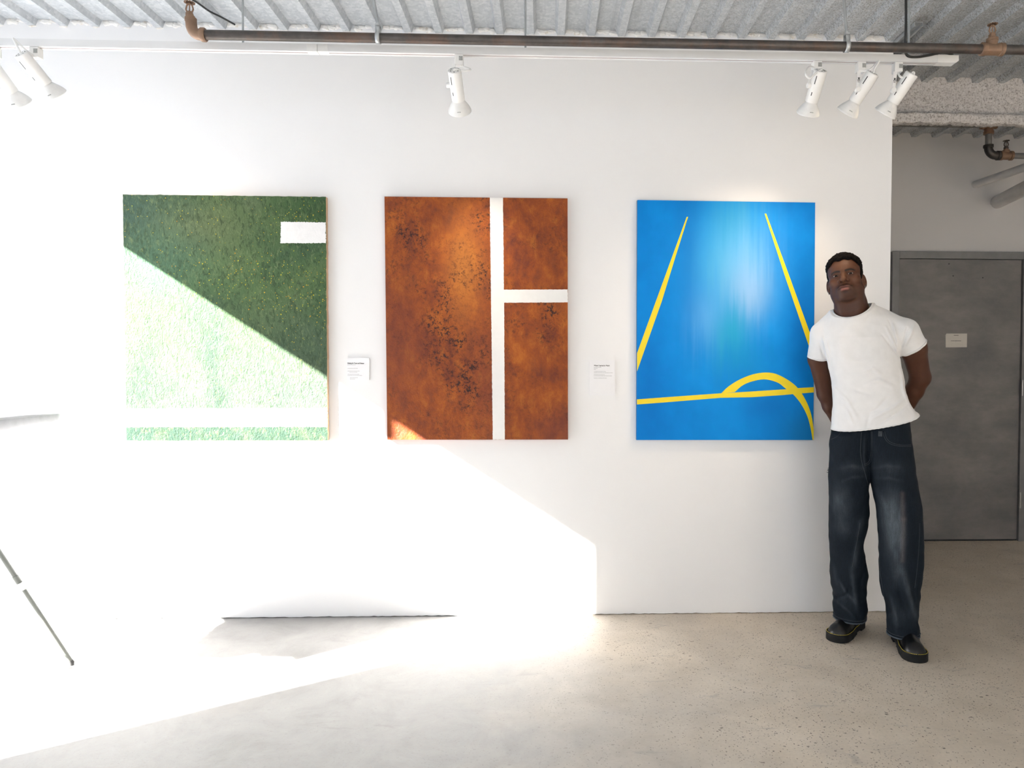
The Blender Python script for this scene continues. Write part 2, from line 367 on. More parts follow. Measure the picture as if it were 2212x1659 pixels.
M_paper = plain('aged_paper', (.62, .58, .52), .8, 0, .03); M_ink = plain('dark_ink', (.035, .033, .03), .7)
yp = YC-.0295
P = [Wy(x, y, yp) for x, y in ((2042.5, 724), (2044.5, 720.5), (2089, 720.5), (2088.5, 750), (2042.8, 750.5))]
pe = empty('door_notice', P[0], 0, 'small cream paper notice stuck on the grey door', 'notice')
rel(MB().prism(P, (0, -.0006, 0)).build('paper', M_paper), pe)
q = random.Random(3)
for (xa, xb, y) in ((2060.5, 2070.5, 724.4), (2054, 2076, 736.2)):       # two printed lines too small to read
    x = xa; b = MB()
    while x < xb:
        l = q.uniform(1., 2.6); A = Wy(x, y+.55, yp-.0007); B = Wy(min(x+l, xb), y-.55, yp-.0012); b.box((A[0], B[1], A[2]), (B[0], A[1], B[2])); x += l+.5
    rel(b.build('printed_line', M_ink), pe)

# ------------------------------------------------------------------ pipes
def pipe_mat(name, c, rust, amt=.5, metal=.5):
    t = NT(name, .5, metal); v = t.obj(); c0 = t.ramp(t.noise(v, 14, 5, .65), [(.3, tuple(x*.7 for x in c)), (.7, tuple(x*1.25 for x in c))])
    t.col(t.mix(t.math('MULTIPLY', t.ramp(t.noise(v, 6, 6, .7), [(.48, 0.), (.66, 1.)]), amt), c0, rust)); t.bump(t.noise(v, 120, 3), .15, .002); return t.m
M_pipe = pipe_mat('black_iron_pipe', (.085, .075, .07), (.16, .085, .055), .5)
M_brass = pipe_mat('rusty_brass', (.25, .155, .10), (.20, .10, .06), .6, .3)
M_iron = pipe_mat('old_cast_iron', (.06, .055, .05), (.12, .08, .05), .5)
M_galv = plain('galvanised_steel', (.48, .50, .51), .4, .6, .12, 40)
M_zinc = plain('zinc_rod', (.40, .42, .43), .4, .7)
def sprinkler(base, name_parent, world_parent, s=1.0, mat=None):
    """upright sprinkler: nut, frame arms and toothed deflector"""
    x, y, z = base; m = mat or M_brass
    h = MB().lathe([(0, .013*s), (.012*s, .013*s), (.012*s, .009*s), (.018*s, .009*s)], base, (0, 0, 1), 6)
    for sg in (-1, 1): h.tube([(x+sg*.008*s, y, z+.016*s), (x+sg*.012*s, y, z+.026*s), (x+sg*.009*s, y, z+.038*s), (x+sg*.002*s, y, z+.046*s)], .0028*s, 8)
    h.cyl((x, y, z+.018*s), (x, y, z+.046*s), .0022*s, 8)
    hd = rel(h.build('sprinkler_head', m, smooth=40), world_parent)
    d = MB()
    for k in range(12):
        a = k*math.pi/6; w = .10; r0, r1 = .004*s, .0175*s
        d.prism([(x+r0*math.cos(a-w*2), y+r0*math.sin(a-w*2), z+.047*s), (x+r1*math.cos(a-w*1.7), y+r1*math.sin(a-w*1.7), z+.047*s), (x+r1*math.cos(a+w*1.7), y+r1*math.sin(a+w*1.7), z+.047*s), (x+r0*math.cos(a+w*2), y+r0*math.sin(a+w*2), z+.047*s)], (0, 0, .0018*s))
    d.lathe([(0, .012*s), (.002*s, .012*s)], (x, y, z+.047*s), (0, 0, 1), 20)
    o = d.build('deflector', m); o.parent = hd; return hd
YP, ZP = 2.85, 2.5525
A = Wy(437, 76, YP); pr = .0185; xl = float(A[0])
sp = empty('sprinkler_pipe', (xl, YP, ZP), 0, 'long dark iron sprinkler pipe running across under the metal ceiling', 'pipe')
rel(MB().tube([(xl-.005, YP, ZP), (3.6, YP, ZP)], pr, 24).build('pipe', M_pipe, smooth=40), sp)
arc = [(xl-.035*math.sin(t)-.008, YP+.004*math.sin(t), ZP+.040-.040*math.cos(t)) for t in np.linspace(0, math.pi/2, 8)]
b = MB().tube([(xl+.002, YP, ZP)]+arc+[(arc[-1][0]-.002, arc[-1][1], ZP+.062)], .0205, 20)
b.lathe([(0, .0235), (.004, .0262), (.016, .0262), (.02, .0235)], (xl-.006, YP, ZP), (1, 0, 0), 24)
ex, ey = arc[-1][0]-.002, arc[-1][1]
b.lathe([(0, .0215), (.012, .0215), (.014, .015), (.020, .015)], (ex, ey, ZP+.052), (0, 0, 1), 20)
rel(b.build('elbow_fitting', M_brass, smooth=40), sp)
tag(sprinkler((ex-.004, ey, ZP+.068), 'sprinkler_head', sp, 1.15), 'rusty upright sprinkler head at the left pipe end')
T = Wy(2143, 102, YP); tx = float(T[0])
b = MB().lathe([(-.046, .021), (-.044, .0255), (-.030, .0255), (-.028, .0232), (.028, .0232), (.030, .0255), (.044, .0255), (.046, .021)], (tx, YP, ZP), (1, 0, 0), 28)
b.lathe([(0, .02), (.030, .0205), (.032, .0225), (.042, .0225), (.044, .015), (.05, .012)], (tx, YP, ZP), (0, 0, 1), 24)
rel(b.build('tee_fitting', M_brass, smooth=40), sp)
tag(sprinkler((tx, YP, ZP+.046), 'sprinkler_head', sp, 1.1), 'rusty upright sprinkler head on the right tee')

def hanger(px, py, ptop, label):
    B = Wy(px, py, YP); x = float(B[0]); o = empty('pipe_hanger', (x, YP, ZP), 0, label, 'pipe hanger', 'strap hangers on the sprinkler pipe')
    w, r = .0085, pr+.0022; pts = [(math.cos(a)*r, math.sin(a)*r) for a in np.linspace(R(60), R(-240), 26)]
    pts = [(.010, r+.028), (.0125, r+.01)]+pts+[(-.0125, r+.01), (-.010, r+.028)]
    v = []; f = []
    for dy, dz_ in pts: v += [(x-w, YP+dy, ZP+dz_), (x+w, YP+dy, ZP+dz_)]
    for i in range(len(pts)-1): f.append((2*i, 2*i+1, 2*i+3, 2*i+2))
    s_ = rel(mesh('strap', v, f, M_galv, smooth=True), o); mo = s_.modifiers.new('thick', 'SOLIDIFY'); mo.thickness = .0018; mo.offset = 1
    rel(MB().box((x-w, YP-.013, ZP+r+.024), (x+w, YP+.013, ZP+r+.030)).lathe([(0, .008), (.008, .008)], (x, YP, ZP+r+.030), (0, 0, 1), 6).build('nut', M_galv), o)
    t0 = np.array([x, YP, ZP+r+.026]); t1 = Wy(*ptop, YP); d = (t1-t0); t1 = t0+d*((ZC+.02-t0[2])/d[2])
    rel(MB().tube([t0, t1], .0058, 10).build('rod', M_zinc, smooth=40), o)
hanger(817, 88, (807, 0), 'galvanised strap hanger on the dark pipe, left one with a leaning rod')
hanger(1829, 98, (1823, 0), 'galvanised strap hanger on the dark pipe near the right spotlights')

# corridor pipe run under the beam
cp = empty('corridor_pipe', (2.7, 4.5, 2.5), 0, 'old grey pipe dropping below the beam to an elbow in the corridor', 'pipe')
yq = 4.55; c0 = Wy(1925, 268, yq); c1 = Wy(2136, 268, yq); cz = float(c1[2])-.004; cx_ = float(c1[0])
M_gpipe = plain('dusty_grey_pipe', (.20, .195, .185), .6, .2, .15, 12)
rel(MB().tube([(float(c0[0])-.2, yq, cz), (cx_, yq, cz)], .021, 20).build('pipe', M_gpipe, smooth=40), cp)
b = MB().lathe([(-.05, .026), (-.048, .030), (-.036, .030), (-.034, .027), (.05, .027)], (cx_, yq, cz), (1, 0, 0), 20)
b.lathe([(0, .027), (.042, .027), (.044, .031), (.06, .031), (.062, .026)], (cx_, yq, cz), (0, 0, -1), 20)
rel(b.build('tee_fitting', M_brass, smooth=40), cp)
ze = float(Wy(2150, 336, yq)[2])
rel(MB().tube([(cx_, yq, cz-.03), (cx_, yq, ze+.04)], .020, 20).build('riser', M_gpipe, smooth=40), cp)
arc = [(cx_+.05-.05*math.cos(t), yq, ze+.05-.05*math.sin(t)) for t in np.linspace(0, math.pi/2, 8)]
b = MB().tube([(cx_, yq, ze+.065)]+arc+[(cx_+.075, yq, ze)], .0255, 20); b.lathe([(0, .03), (.016, .03)], (cx_+.056, yq, ze), (1, 0, 0), 20); b.lathe([(0, .03), (.016, .03)], (cx_, yq, ze+.05), (0, 0, 1), 20)
rel(b.build('elbow_fitting', M_iron, smooth=40), cp)
rel(MB().tube([(cx_+.07, yq, ze), (cx_+1.2, yq, ze)], .018, 20).build('pipe', M_gpipe, smooth=40), cp)
vx = float(Wy(2173, 338, yq)[0])
b = MB().lathe([(-.042, .022), (-.04, .030), (-.026, .030), (-.024, .026), (.024, .026), (.026, .030), (.04, .030), (.042, .022)], (vx, yq, ze), (1, 0, 0), 20).lathe([(0, .022), (.034, .022), (.036, .014), (.044, .014)], (vx, yq, ze), (0, 0, 1), 16)
rel(b.build('tee_fitting', M_brass, smooth=40), cp)
tag(sprinkler((vx, yq, ze+.040), 'sprinkler_head', cp, 1.15, M_iron), 'dark upright sprinkler head')

# two boxed white braces leaving the corridor end wall
M_brace = plain('dusty_white_paint', (.78, .76, .74), .6, 0, .06, 8)
def brace(pa, pb, r, label):
    A = Vector(Wy(*pa, YC+.02)); dirn = Vector(Wy(*pb, 4.62))-A; B = A+dirn*1.6
    b = MB().tube([A-dirn.normalized()*.05, B], r, 24)
    return tag(b.build('ceiling_brace', M_brace, smooth=40), label, 'brace')
brace((2103, 400), (2212, 362), .026, 'upper slimmer white slanted tube brace above the grey door')
brace((2152, 438), (2212, 408), .047, 'lower thicker white slanted tube brace above the grey door')

# steel channel and cables on the deck
A = Wz(1985, 50, ZC-.006); xa, ya = float(A[0]), float(A[1])
v = []; f = []
sec = [(-.022, 0), (-.022, -.022), (-.012, -.022), (-.012, -.019), (-.019, -.019), (-.019, -.003), (.019, -.003), (.019, -.019), (.012, -.019), (.012, -.022), (.022, -.022), (.022, 0)]
b = MB(); b.prism([(xa+p[0], ya, ZC+p[1]) for p in sec], (0, 3.99-ya, 0))
tag(b.build('steel_channel', M_galv), 'short galvanised steel channel fixed under the deck beside the wall end', 'channel')
M_blk = plain('black_cable', (.02, .02, .02), .45)
pts = [Wy(1957, -60, 2.92), Wy(1957, 0, 2.92), Wy(1957, 55, 2.92), Wy(1956, 95, 2.925), Wy(1959, 119, 2.93), Wy(1980, 123, 2.93), Wy(2008, 119, 2.93), Wy(2032, 114, 2.935), Wy(2052, 116, 2.94), Wy(2061, 124, 2.945), Wy(2062, 131, 2.95)]
tag(MB().tube(spline(pts, 6), .0052, 10).build('power_cable', M_blk, smooth=60), 'black power cable dropping from the ceiling to the right end of the track', 'cable')
pts = [Wz(395, -12, ZC-.004), Wz(425, 5, ZC-.006), Wz(452, 24, ZC-.01), Wz(478, 37, ZC-.008), Wz(507, 53, ZC-.004)]
tag(MB().tube(spline(pts, 6), .0045, 8).build('thin_cable', M_blk, smooth=60), 'thin dark cable sagging along the deck near the left pipe end', 'cable')
# ================================================================== lighting track and spotlights
M_enam = plain('white_enamel', (.80, .80, .79), .35, 0, .02); M_rail = plain('white_aluminium_rail', (.74, .745, .75), .4, 0, .03, 6)
M_slot = plain('copper_slot', (.22, .11, .10), .5); M_plab = plain('grey_rating_label', (.33, .34, .33), .5, 0, .3, 300); M_black = plain('black_slot', (.012, .012, .012), .6)
YT = 2.95; ZT0, ZT1 = 2.533, 2.562
trk = empty('lighting_track', (0, YT, ZT0), 0, 'long white lighting track hung across in front of the white wall', 'lighting track')
xj = float(Wy(688, 106, YT)[0]); xe = float(Wy(2066, 136, YT)[0])
def rail(xa, xb):
    h = .017
    b = MB()
    for ya, yb, za, zb in ((-h, -h+.0035, ZT0, ZT1), (h-.0035, h, ZT0, ZT1), (-h+.0035, h-.0035, ZT1-.004, ZT1), (-h+.0035, -.0028, ZT0, ZT0+.004), (.0028, h-.0035, ZT0, ZT0+.004)): b.box((xa, YT+ya, za), (xb, YT+yb, zb))
    r_ = rel(b.build('rail', M_rail), trk)
    s_ = MB().box((xa, YT-.0027, ZT0+.001), (xb, YT+.0027, ZT0+.004)).build('conductor_slot', M_slot); s_.parent = r_
rail(-2.98, xj-.03); rail(xj+.03, xe-.085)
rel(MB().box((xj-.042, YT-.0178, ZT0-.001), (xj-.001, YT+.0178, ZT1+.0008), .0015).box((xj+.001, YT-.0178, ZT0-.001), (xj+.042, YT+.0178, ZT1+.0008), .0015).build('rail_joiner', M_enam), trk)
b = MB(); b.prism([(xe-.088, YT-.018, ZT0-.001), (xe-.012, YT-.018, ZT0-.001), (xe, YT-.018, ZT0+.008), (xe, YT-.018, ZT1+.001), (xe-.088, YT-.018, ZT1+.001)], (0, .036, 0))
rel(b.build('end_feed', M_enam), trk)
for i, (px, lb) in enumerate(((525, 'thin steel rod holding the track, left of the leaning pipe hanger'), (1135, 'thin steel rod holding the track right of the middle spotlight'), (1963, 'thin steel rod holding the track beside the black power cable'))):
    x = float(Wy(px, 95, YT)[0])
    tag(MB().tube([(x, YT, ZT1-.002), (x, YT, ZC+.02)], .0042, 8).build('hanging_rod', M_zinc, smooth=40), lb, 'rod', 'rods hanging the lighting track')

def bulb_mat():
    t = NT('frosted_reflector_glass', .35, 0, .5); v = t.obj(); t.col(t.ramp(t.noise(v, 40, 2), [(.3, (.74, .74, .73)), (.7, (.80, .80, .79))])); t.b.inputs['Transmission Weight'].default_value = .0
    return t.m
M_bulb = bulb_mat()
t = NT('lit_lens', .3); t.b.inputs['Emission Color'].default_value = (1, .80, .55, 1); t.b.inputs['Emission Strength'].default_value = 6.0; t.col(t.ramp(t.voro(t.obj(), 300), [(0, (.9, .9, .88)), (1, (.8, .8, .78))])); M_lens = t.m
def track_lamp(ad, mid, aim, label, knob=None, watts=30, cable=(), txt=False, cone=50, tint=(1., .80, .58)):
    """ad / mid: picture points of the track adapter and of the can's middle; aim: world point it lights"""
    A = Vector(Wy(*ad, YT)); A.z = ZT0; C = Vector(Wy(*mid, YT)); ax = (Vector(aim)-C).normalized()
    e = empty('track_spotlight', A, 0, label, 'spotlight', 'white spotlights on the lighting track')
    side = ax.cross(Vector((0, 0, 1))).normalized()      # +x-ish for lamps that look at the wall
    K = Vector(Wy(*knob, YT-.012)) if knob else C-side*.034
    # adapter
    ado = rel(MB().box((A.x-.017, YT-.0165, ZT0-.040), (A.x+.017, YT+.0165, ZT0-.0005), .003).box((A.x-.012, YT-.005, ZT0-.001), (A.x+.012, YT+.005, ZT0+.005)).build('track_adapter', M_enam), e)
    pl = MB().box((A.x+.0005, YT-.0174, ZT0-.026), (A.x+.0155, YT-.0164, ZT0-.009)).build('rating_label', M_plab); pl.parent = ado
    # arm: flat bar from the adapter to the knob on the can
    top = Vector((K.x*.35+(A.x-.006)*.65, YT-.006, ZT0-.036)); dv = (K-top); L = dv.length; dv.normalize(); wv = dv.cross(Vector((0, 1, 0))).normalized()*.0075; tv = wv.cross(dv).normalized()*.002
    arm = rel(MB().add([top-wv-tv, top+wv-tv, top+wv+tv, top-wv+tv, K-wv*.9-tv, K+wv*.9-tv, K+wv*.9+tv, K-wv*.9+tv], [(3, 2, 1, 0), (4, 5, 6, 7), (0, 1, 5, 4), (1, 2, 6, 5), (2, 3, 7, 6), (3, 0, 4, 7)]).build('arm', M_enam), e)
    if txt:
        p = top+dv*.028; nv = Vector((0, -1, 0)); p = p-Vector((.0042, .0026, 0)); rr_ = dv; uu = Vector((1, 0, 0)); uu = (uu-rr_*uu.dot(rr_)).normalized()
        tm = text_mesh('marking', 'M21', .0125, p, rr_, uu, M_black, arm, bold=.02)
    kd = (C-K); kd -= ax*kd.dot(ax)
    kn = (Vector((0, -1, 0)) if knob else -kd.normalized())
    rel(MB().lathe([(-.012, .010), (.004, .0105), (.006, .0095), (.0065, .005)], K, kn, 20).build('knob', M_enam, smooth=40), e)
    # can
    r, l = .0268, .062
    b = MB().lathe([(-l, r-.003), (-l+.002, r-.0005), (-l+.004, r), (l, r), (l, r-.002), (l-.008, r-.003)], C, ax, 36)
    can = rel(b.build('lamp_can', M_enam, smooth=40), e)
    u = ax.orthogonal().normalized(); w_ = ax.cross(u); cap = C-ax*(l+.0002)
    b = MB()
    for k in range(6):
        a = k*math.pi/3+.4; q = cap+(u*math.cos(a)+w_*math.sin(a))*.0165; b.lathe([(0, .0026), (.0006, .0026)], q, -ax, 10)
    # slots along the can beside the knob
    fr = -Vector((0, 1, 0)); fr = (fr-ax*fr.dot(ax)).normalized(); sd = ax.cross(fr)
    if sd.x > 0: sd = -sd
    rad = (fr*.80+sd*.60).normalized(); tg = ax.cross(rad)
    for s0, s1 in ((-.044, -.012), (.020, .034)):
        q0, q1 = C+rad*(r-.001)+ax*s0, C+rad*(r-.001)+ax*s1; hh = rad*.0016; tt = tg*.0016
        vo = MB().add([q0-tt, q0+tt, q1+tt, q1-tt, q0-tt+hh, q0+tt+hh, q1+tt+hh, q1-tt+hh], [(0, 1, 2, 3), (7, 6, 5, 4), (0, 4, 5, 1), (1, 5, 6, 2), (2, 6, 7, 3), (3, 7, 4, 0)]).build('vent_slot', M_black); vo.parent = can
    vo = b.build('cap_holes', M_black); vo.parent = can
    # reflector bulb
    s0 = C+ax*(l-.004)
    pf = [(0, .0215), (.006, .0225), (.009, .0245), (.020, .032), (.032, .0395), (.042, .0445), (.049, .0468), (.0505, .0480), (.0545, .0480), (.056, .0462)]
    bu = rel(MB().lathe(pf, s0, ax, 44, cap1=False).build('reflector_bulb', M_bulb, smooth=50), e)
    ln = MB().lathe([(.0548, .046), (.0575, .030), (.0582, .0)], s0, ax, 40, cap0=False, cap1=False).build('lens', M_lens, smooth=60); ln.parent = bu
    b = MB(); q = fr.cross(ax).normalized()
    for k in range(5):                                  # small printed mark on the glass
        o_ = s0+ax*.036+fr*.0425+q*(k-2)*.0030; b.box(o_-Vector((.0009, .0012, .0019)), o_+Vector((.0009, .0006, .0019 if k % 2 else .0008)))
    pm = b.build('printed_mark', M_plab); pm.parent = bu
    # cable
    if cable:
        pts = [Vector((A.x+.004, YT-.004, ZT0-.038))]+[Vector(Wy(x, y, YT-d)) for x, y, d in cable]+[cap-ax*.004, cap+ax*.01]
        rel(MB().tube(spline(pts, 7), .0042, 10).build('cable', M_enam, smooth=60), e)
    ld = bpy.data.lights.new('bulb_light', 'SPOT'); ld.energy = watts; ld.color = tint; ld.spot_size = R(cone); ld.spot_blend = .9; ld.shadow_soft_size = .04
    lo = bpy.data.objects.new('bulb_light', ld); COL.objects.link(lo); lo.location = s0+ax*.064; lo.rotation_euler = ax.to_track_quat("-Z", "Y").to_euler()
track_lamp((-12, 94), (0, 166), (-2.0, D, 1.75), 'white track spotlight cut off by the left picture edge', watts=13, cone=85)
track_lamp((78, 96), (72, 149), (-1.72, D, 1.75), 'white track spotlight over the green painting, tilted down to the right', watts=13, cone=85, cable=((60, 112, .03), (30, 84, .05), (33, 92, .05), (43, 112, .04)))
track_lamp((992, 116), (986, 184), (-.32, D, 1.78), 'single white track spotlight in the middle, aimed at the rust orange painting', watts=17, cable=((1000, 144, .0), (1016, 150, .03), (1006, 153, .04), (993, 152, .04)))
track_lamp((1764, 135), (1763, 186), (1.03, D, 1.50), 'white track spotlight above the right edge of the blue painting, looped cord at its left', watts=13, cone=85, cable=((1752, 144, .02), (1743, 150, .04), (1741, 161, .05), (1749, 169, .05), (1760, 160, .05)))
track_lamp((1859, 138), (1866, 189), (.85, D, 1.50), 'middle of the three right spotlights, its cord sticking up over the track', knob=(1853.5, 193), watts=13, cone=85, cable=((1862, 154, .01), (1880, 150, .03), (1898, 132, .04), (1897, 136, .05), (1889, 150, .04)), txt=True)
track_lamp((1938, 140), (1949, 190), (1.02, D, 1.50), 'rightmost white track spotlight at the wall end, in front of the beam', knob=(1930, 194), watts=13, cone=85, cable=((1940, 156, .0), (1945, 166, .02), (1958, 168, .03), (1974, 160, .04)), txt=True)
# ================================================================== paintings and wall labels
def panel(name, px, thick, mats, label, overlays=(), wav=0., inset=.0009, step=0.):
    """painted panel on the white wall: front corners (picture points tl, tr, br, bl), raised paint shapes in front"""
    yf = D-thick-.002; T = [Wy(x, y, yf) for x, y in px]; o = empty(name, ((T[0]+T[2])/2)[0:3], 0, label, 'painting')
    nu, nv = 60, 70; v = []; f = []; mi = []; q = np.random.default_rng(len(label))
    for j in range(nv+1):
        for i in range(nu+1):
            u, t = i/nu, j/nv; p = (T[3]*(1-u)+T[2]*u)*(1-t)+(T[0]*(1-u)+T[1]*u)*t
            if wav and (i in (0, nu) or j in (0, nv)): p = p+np.array([q.normal()*wav, 0, q.normal()*wav])
            v.append(p)
    ix = lambda i, j: j*(nu+1)+i
    for j in range(nv):
        for i in range(nu): f.append((ix(i, j), ix(i+1, j), ix(i+1, j+1), ix(i, j+1))); mi.append(0)
    ring = [ix(i, 0) for i in range(nu)]+[ix(nu, j) for j in range(nv)]+[ix(i, nv) for i in range(nu, 0, -1)]+[ix(0, j) for j in range(nv, 0, -1)]
    k = len(v); m = len(ring)
    for r_ in ring: v.append(v[r_]+np.array([0, thick, 0]))
    for a in range(m): c = (a+1) % m; f.append((ring[c], ring[a], k+a, k+c)); mi.append(1)
    f.append(tuple(range(k, k+m))); mi.append(1)
    me = mesh('panel', v, f, None, None, mats=mats, midx=mi); uvl = me.data.uv_layers.new(name='UVMap')
    uvs = np.zeros((len(v), 2)); uvs[:(nu+1)*(nv+1)] = [(i/nu, j/nv) for j in range(nv+1) for i in range(nu+1)]
    for lp in me.data.loops: uvl.data[lp.index].uv = uvs[lp.vertex_index]
    rel(me, o)
    for k_, (nm, polys, mt) in enumerate(overlays):
        b = MB(); ins = inset+step*k_
        for pl in polys: b.prism([Wy(x, y, yf-ins) for x, y in pl], (0, ins+.001, 0))
        rel(b.build(nm, mt), o)
    return o
def rough_edge(pts, amp, step=2.0, seed=1):
    """outline with a hand-painted wobble"""
    q = np.random.default_rng(seed); out = []
    for (xa, ya), (xb, yb) in zip(pts, pts[1:]+pts[:1]):
        L = math.hypot(xb-xa, yb-ya); m = max(1, int(L/step)); nx, ny = -(yb-ya)/L, (xb-xa)/L
        for i in range(m): d = q.normal()*amp*(0 if i == 0 else 1); out.append((xa+(xb-xa)*i/m+nx*d, ya+(yb-ya)*i/m+ny*d))
    return out
def green_mat():
    t = NT('green_textured_paint', .62, spec=.25); uv = t.uv(); s = t.sep(uv); u, v = s[0], s[1]
    wv = t.scale(uv, (1., 1.2, 1)); big = t.noise(wv, 2.6, 5, .6, .3); mid = t.noise(t.scale(uv, (6, 4.5, 1)), 1.6, 6, .65)
    c = t.ramp(big, [(.28, (.046, .095, .058)), (.45, (.072, .138, .058)), (.58, (.098, .168, .066)), (.75, (.14, .19, .105))])
    c = t.mix(t.math('MULTIPLY', t.gauss(u, v, .04, .93, .30, .22), .9), c, (.040, .085, .075))
    c = t.mix(t.math('MULTIPLY', t.gauss(u, v, .20, .74, .22, .14), .55), c, (.075, .17, .12))
    c = t.mix(t.math('MULTIPLY', t.gauss(u, v, .97, .42, .25, .14), .7), c, (.035, .10, .04))
    c = t.mix(t.math('MULTIPLY', t.gauss(u, v, .98, .96, .28, .12), .7), c, (.045, .10, .035))
    c = t.mix(t.math('MULTIPLY', t.gauss(u, v, .42, .88, .22, .10), .4), c, (.16, .18, .09))
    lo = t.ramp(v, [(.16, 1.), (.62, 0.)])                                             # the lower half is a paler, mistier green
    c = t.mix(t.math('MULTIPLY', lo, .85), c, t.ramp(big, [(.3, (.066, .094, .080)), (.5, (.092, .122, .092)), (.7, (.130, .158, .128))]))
    for cu, cv, su, sv, a in ((.44, .26, .05, .14, .75), (.47, .17, .06, .06, .8), (.41, .36, .035, .08, .5), (.10, .34, .07, .14, .6), (.05, .20, .09, .09, .65), (.22, .20, .10, .05, .35), (.72, .18, .12, .06, .25)):
        c = t.mix(t.math('MULTIPLY', t.gauss(u, v, cu, cv, su, sv), a), c, (.032, .066, .046))
    low = t.math('LESS_THAN', v, .06); c = t.mix(t.math('MULTIPLY', low, .85), c, t.ramp(mid, [(.30, (.010, .042, .030)), (.5, (.022, .060, .038)), (.64, (.06, .095, .05)), (.72, (.13, .17, .10))]))
    st = t.ramp(t.noise(t.scale(uv, (40, 22, 1), (0, 0, R(14))), 1.2, 6, .72, 1.1), [(.50, 0.), (.60, 1.)])
    c = t.mix(t.math('MULTIPLY', st, .62), c, (.03, .06, .03))
    st2 = t.ramp(t.noise(t.scale(uv, (48, 28, 1), (0, 0, R(-12)), (3, 1, 0)), 1.2, 6, .72, 1.1), [(.54, 0.), (.64, 1.)])
    c = t.mix(t.math('MULTIPLY', st2, .42), c, (.22, .29, .13))
    # yellow spatter
    reg = t.math('ADD', t.gauss(u, v, .58, .68, .20, .09), t.math('ADD', t.gauss(u, v, .88, .60, .16, .12), t.math('ADD', t.gauss(u, v, .86, .92, .10, .05), .06)))
    for sc, th, kp in ((62, .20, .87), (110, .24, .82)):
        q = t.scale(uv, (1, 1.2, 1)); d = t.voro(q, sc); cl = t.sep(t.voro(q, sc, out='Color'))
        on = t.math('GREATER_THAN', t.math('ADD', cl[0], t.math('MULTIPLY', reg, .30)), kp+.14)
        m = t.math('MULTIPLY', t.math('LESS_THAN', d, th), on)
        c = t.mix(t.math('MULTIPLY', m, .9), c, t.ramp(cl[1], [(0, (.60, .28, .03)), (.4, (.66, .52, .03)), (1, (.50, .56, .05))]))
    t.col(c); h = t.math('ADD', t.noise(t.scale(uv, (44, 26, 1), (0, 0, R(8))), 1.3, 6, .68, 1.4), t.math('MULTIPLY', t.noise(t.scale(uv, (150, 120, 1)), 1., 3), .35)); t.bump(h, 1.0, .0105); return t.m
def rust_mat():
    t = NT('rust_orange_paint', .55, spec=.3); uv = t.uv(); s = t.sep(uv); u, v = s[0], s[1]
    q = t.scale(uv, (1, 1.32, 1)); big = t.noise(q, 3.2, 6, .62, .4); mid = t.noise(t.scale(uv, (9, 7, 1)), 1.3, 7, .7, .3)
    c = t.ramp(big, [(.28, (.135, .026, .012)), (.42, (.22, .044, .010)), (.54, (.34, .078, .010)), (.70, (.46, .13, .016))])
    c = t.mix(.58, c, t.ramp(mid, [(.34, (.12, .028, .016)), (.46, (.24, .052, .011)), (.55, (.36, .085, .010)), (.66, (.52, .16, .016))]))
    c = t.mix(t.math('MULTIPLY', t.gauss(u, v, .43, .72, .10, .20), .60), c, (.52, .20, .035))  # brighter orange, part of it the spotlight's glow painted in
    c = t.mix(t.math('MULTIPLY', t.gauss(u, v, .05, .40, .16, .22), .6), c, (.17, .038, .022))
    c = t.mix(t.math('MULTIPLY', t.gauss(u, v, .55, .25, .10, .30), .5), c, (.20, .045, .022))
    c = t.mix(t.math('MULTIPLY', t.gauss(u, v, .98, .04, .14, .10), .6), c, (.16, .04, .03))
    spk = t.ramp(t.noise(t.scale(uv, (52, 62, 1)), 1., 6, .8, .4), [(.50, 0.), (.57, 1.)])
    cl = t.ramp(t.noise(q, 5.2, 6, .7, .2), [(.46, 0.), (.62, 1.)])
    diag = t.math('ADD', t.math('ADD', t.gauss(u, v, .36, .52, .16, .22), t.gauss(u, v, .56, .85, .06, .28)), t.math('ADD', t.gauss(u, v, .45, .22, .15, .2), t.math('ADD', t.gauss(u, v, .10, .83, .12, .14), t.gauss(u, v, .86, .52, .12, .08))))
    am = t.math('MULTIPLY', spk, t.math('ADD', t.math('MULTIPLY', cl, .45), t.math('MULTIPLY', t.math('MULTIPLY', diag, t.math('ADD', cl, .35)), .85)), clamp=True)
    c = t.mix(am, c, (.035, .014, .010))
    t.col(c); h = t.math('ADD', t.noise(t.scale(uv, (30, 34, 1)), 1.4, 7, .7, .8), t.math('MULTIPLY', t.noise(t.scale(uv, (150, 160, 1)), 1., 3), .3)); t.bump(h, .75, .006); return t.m
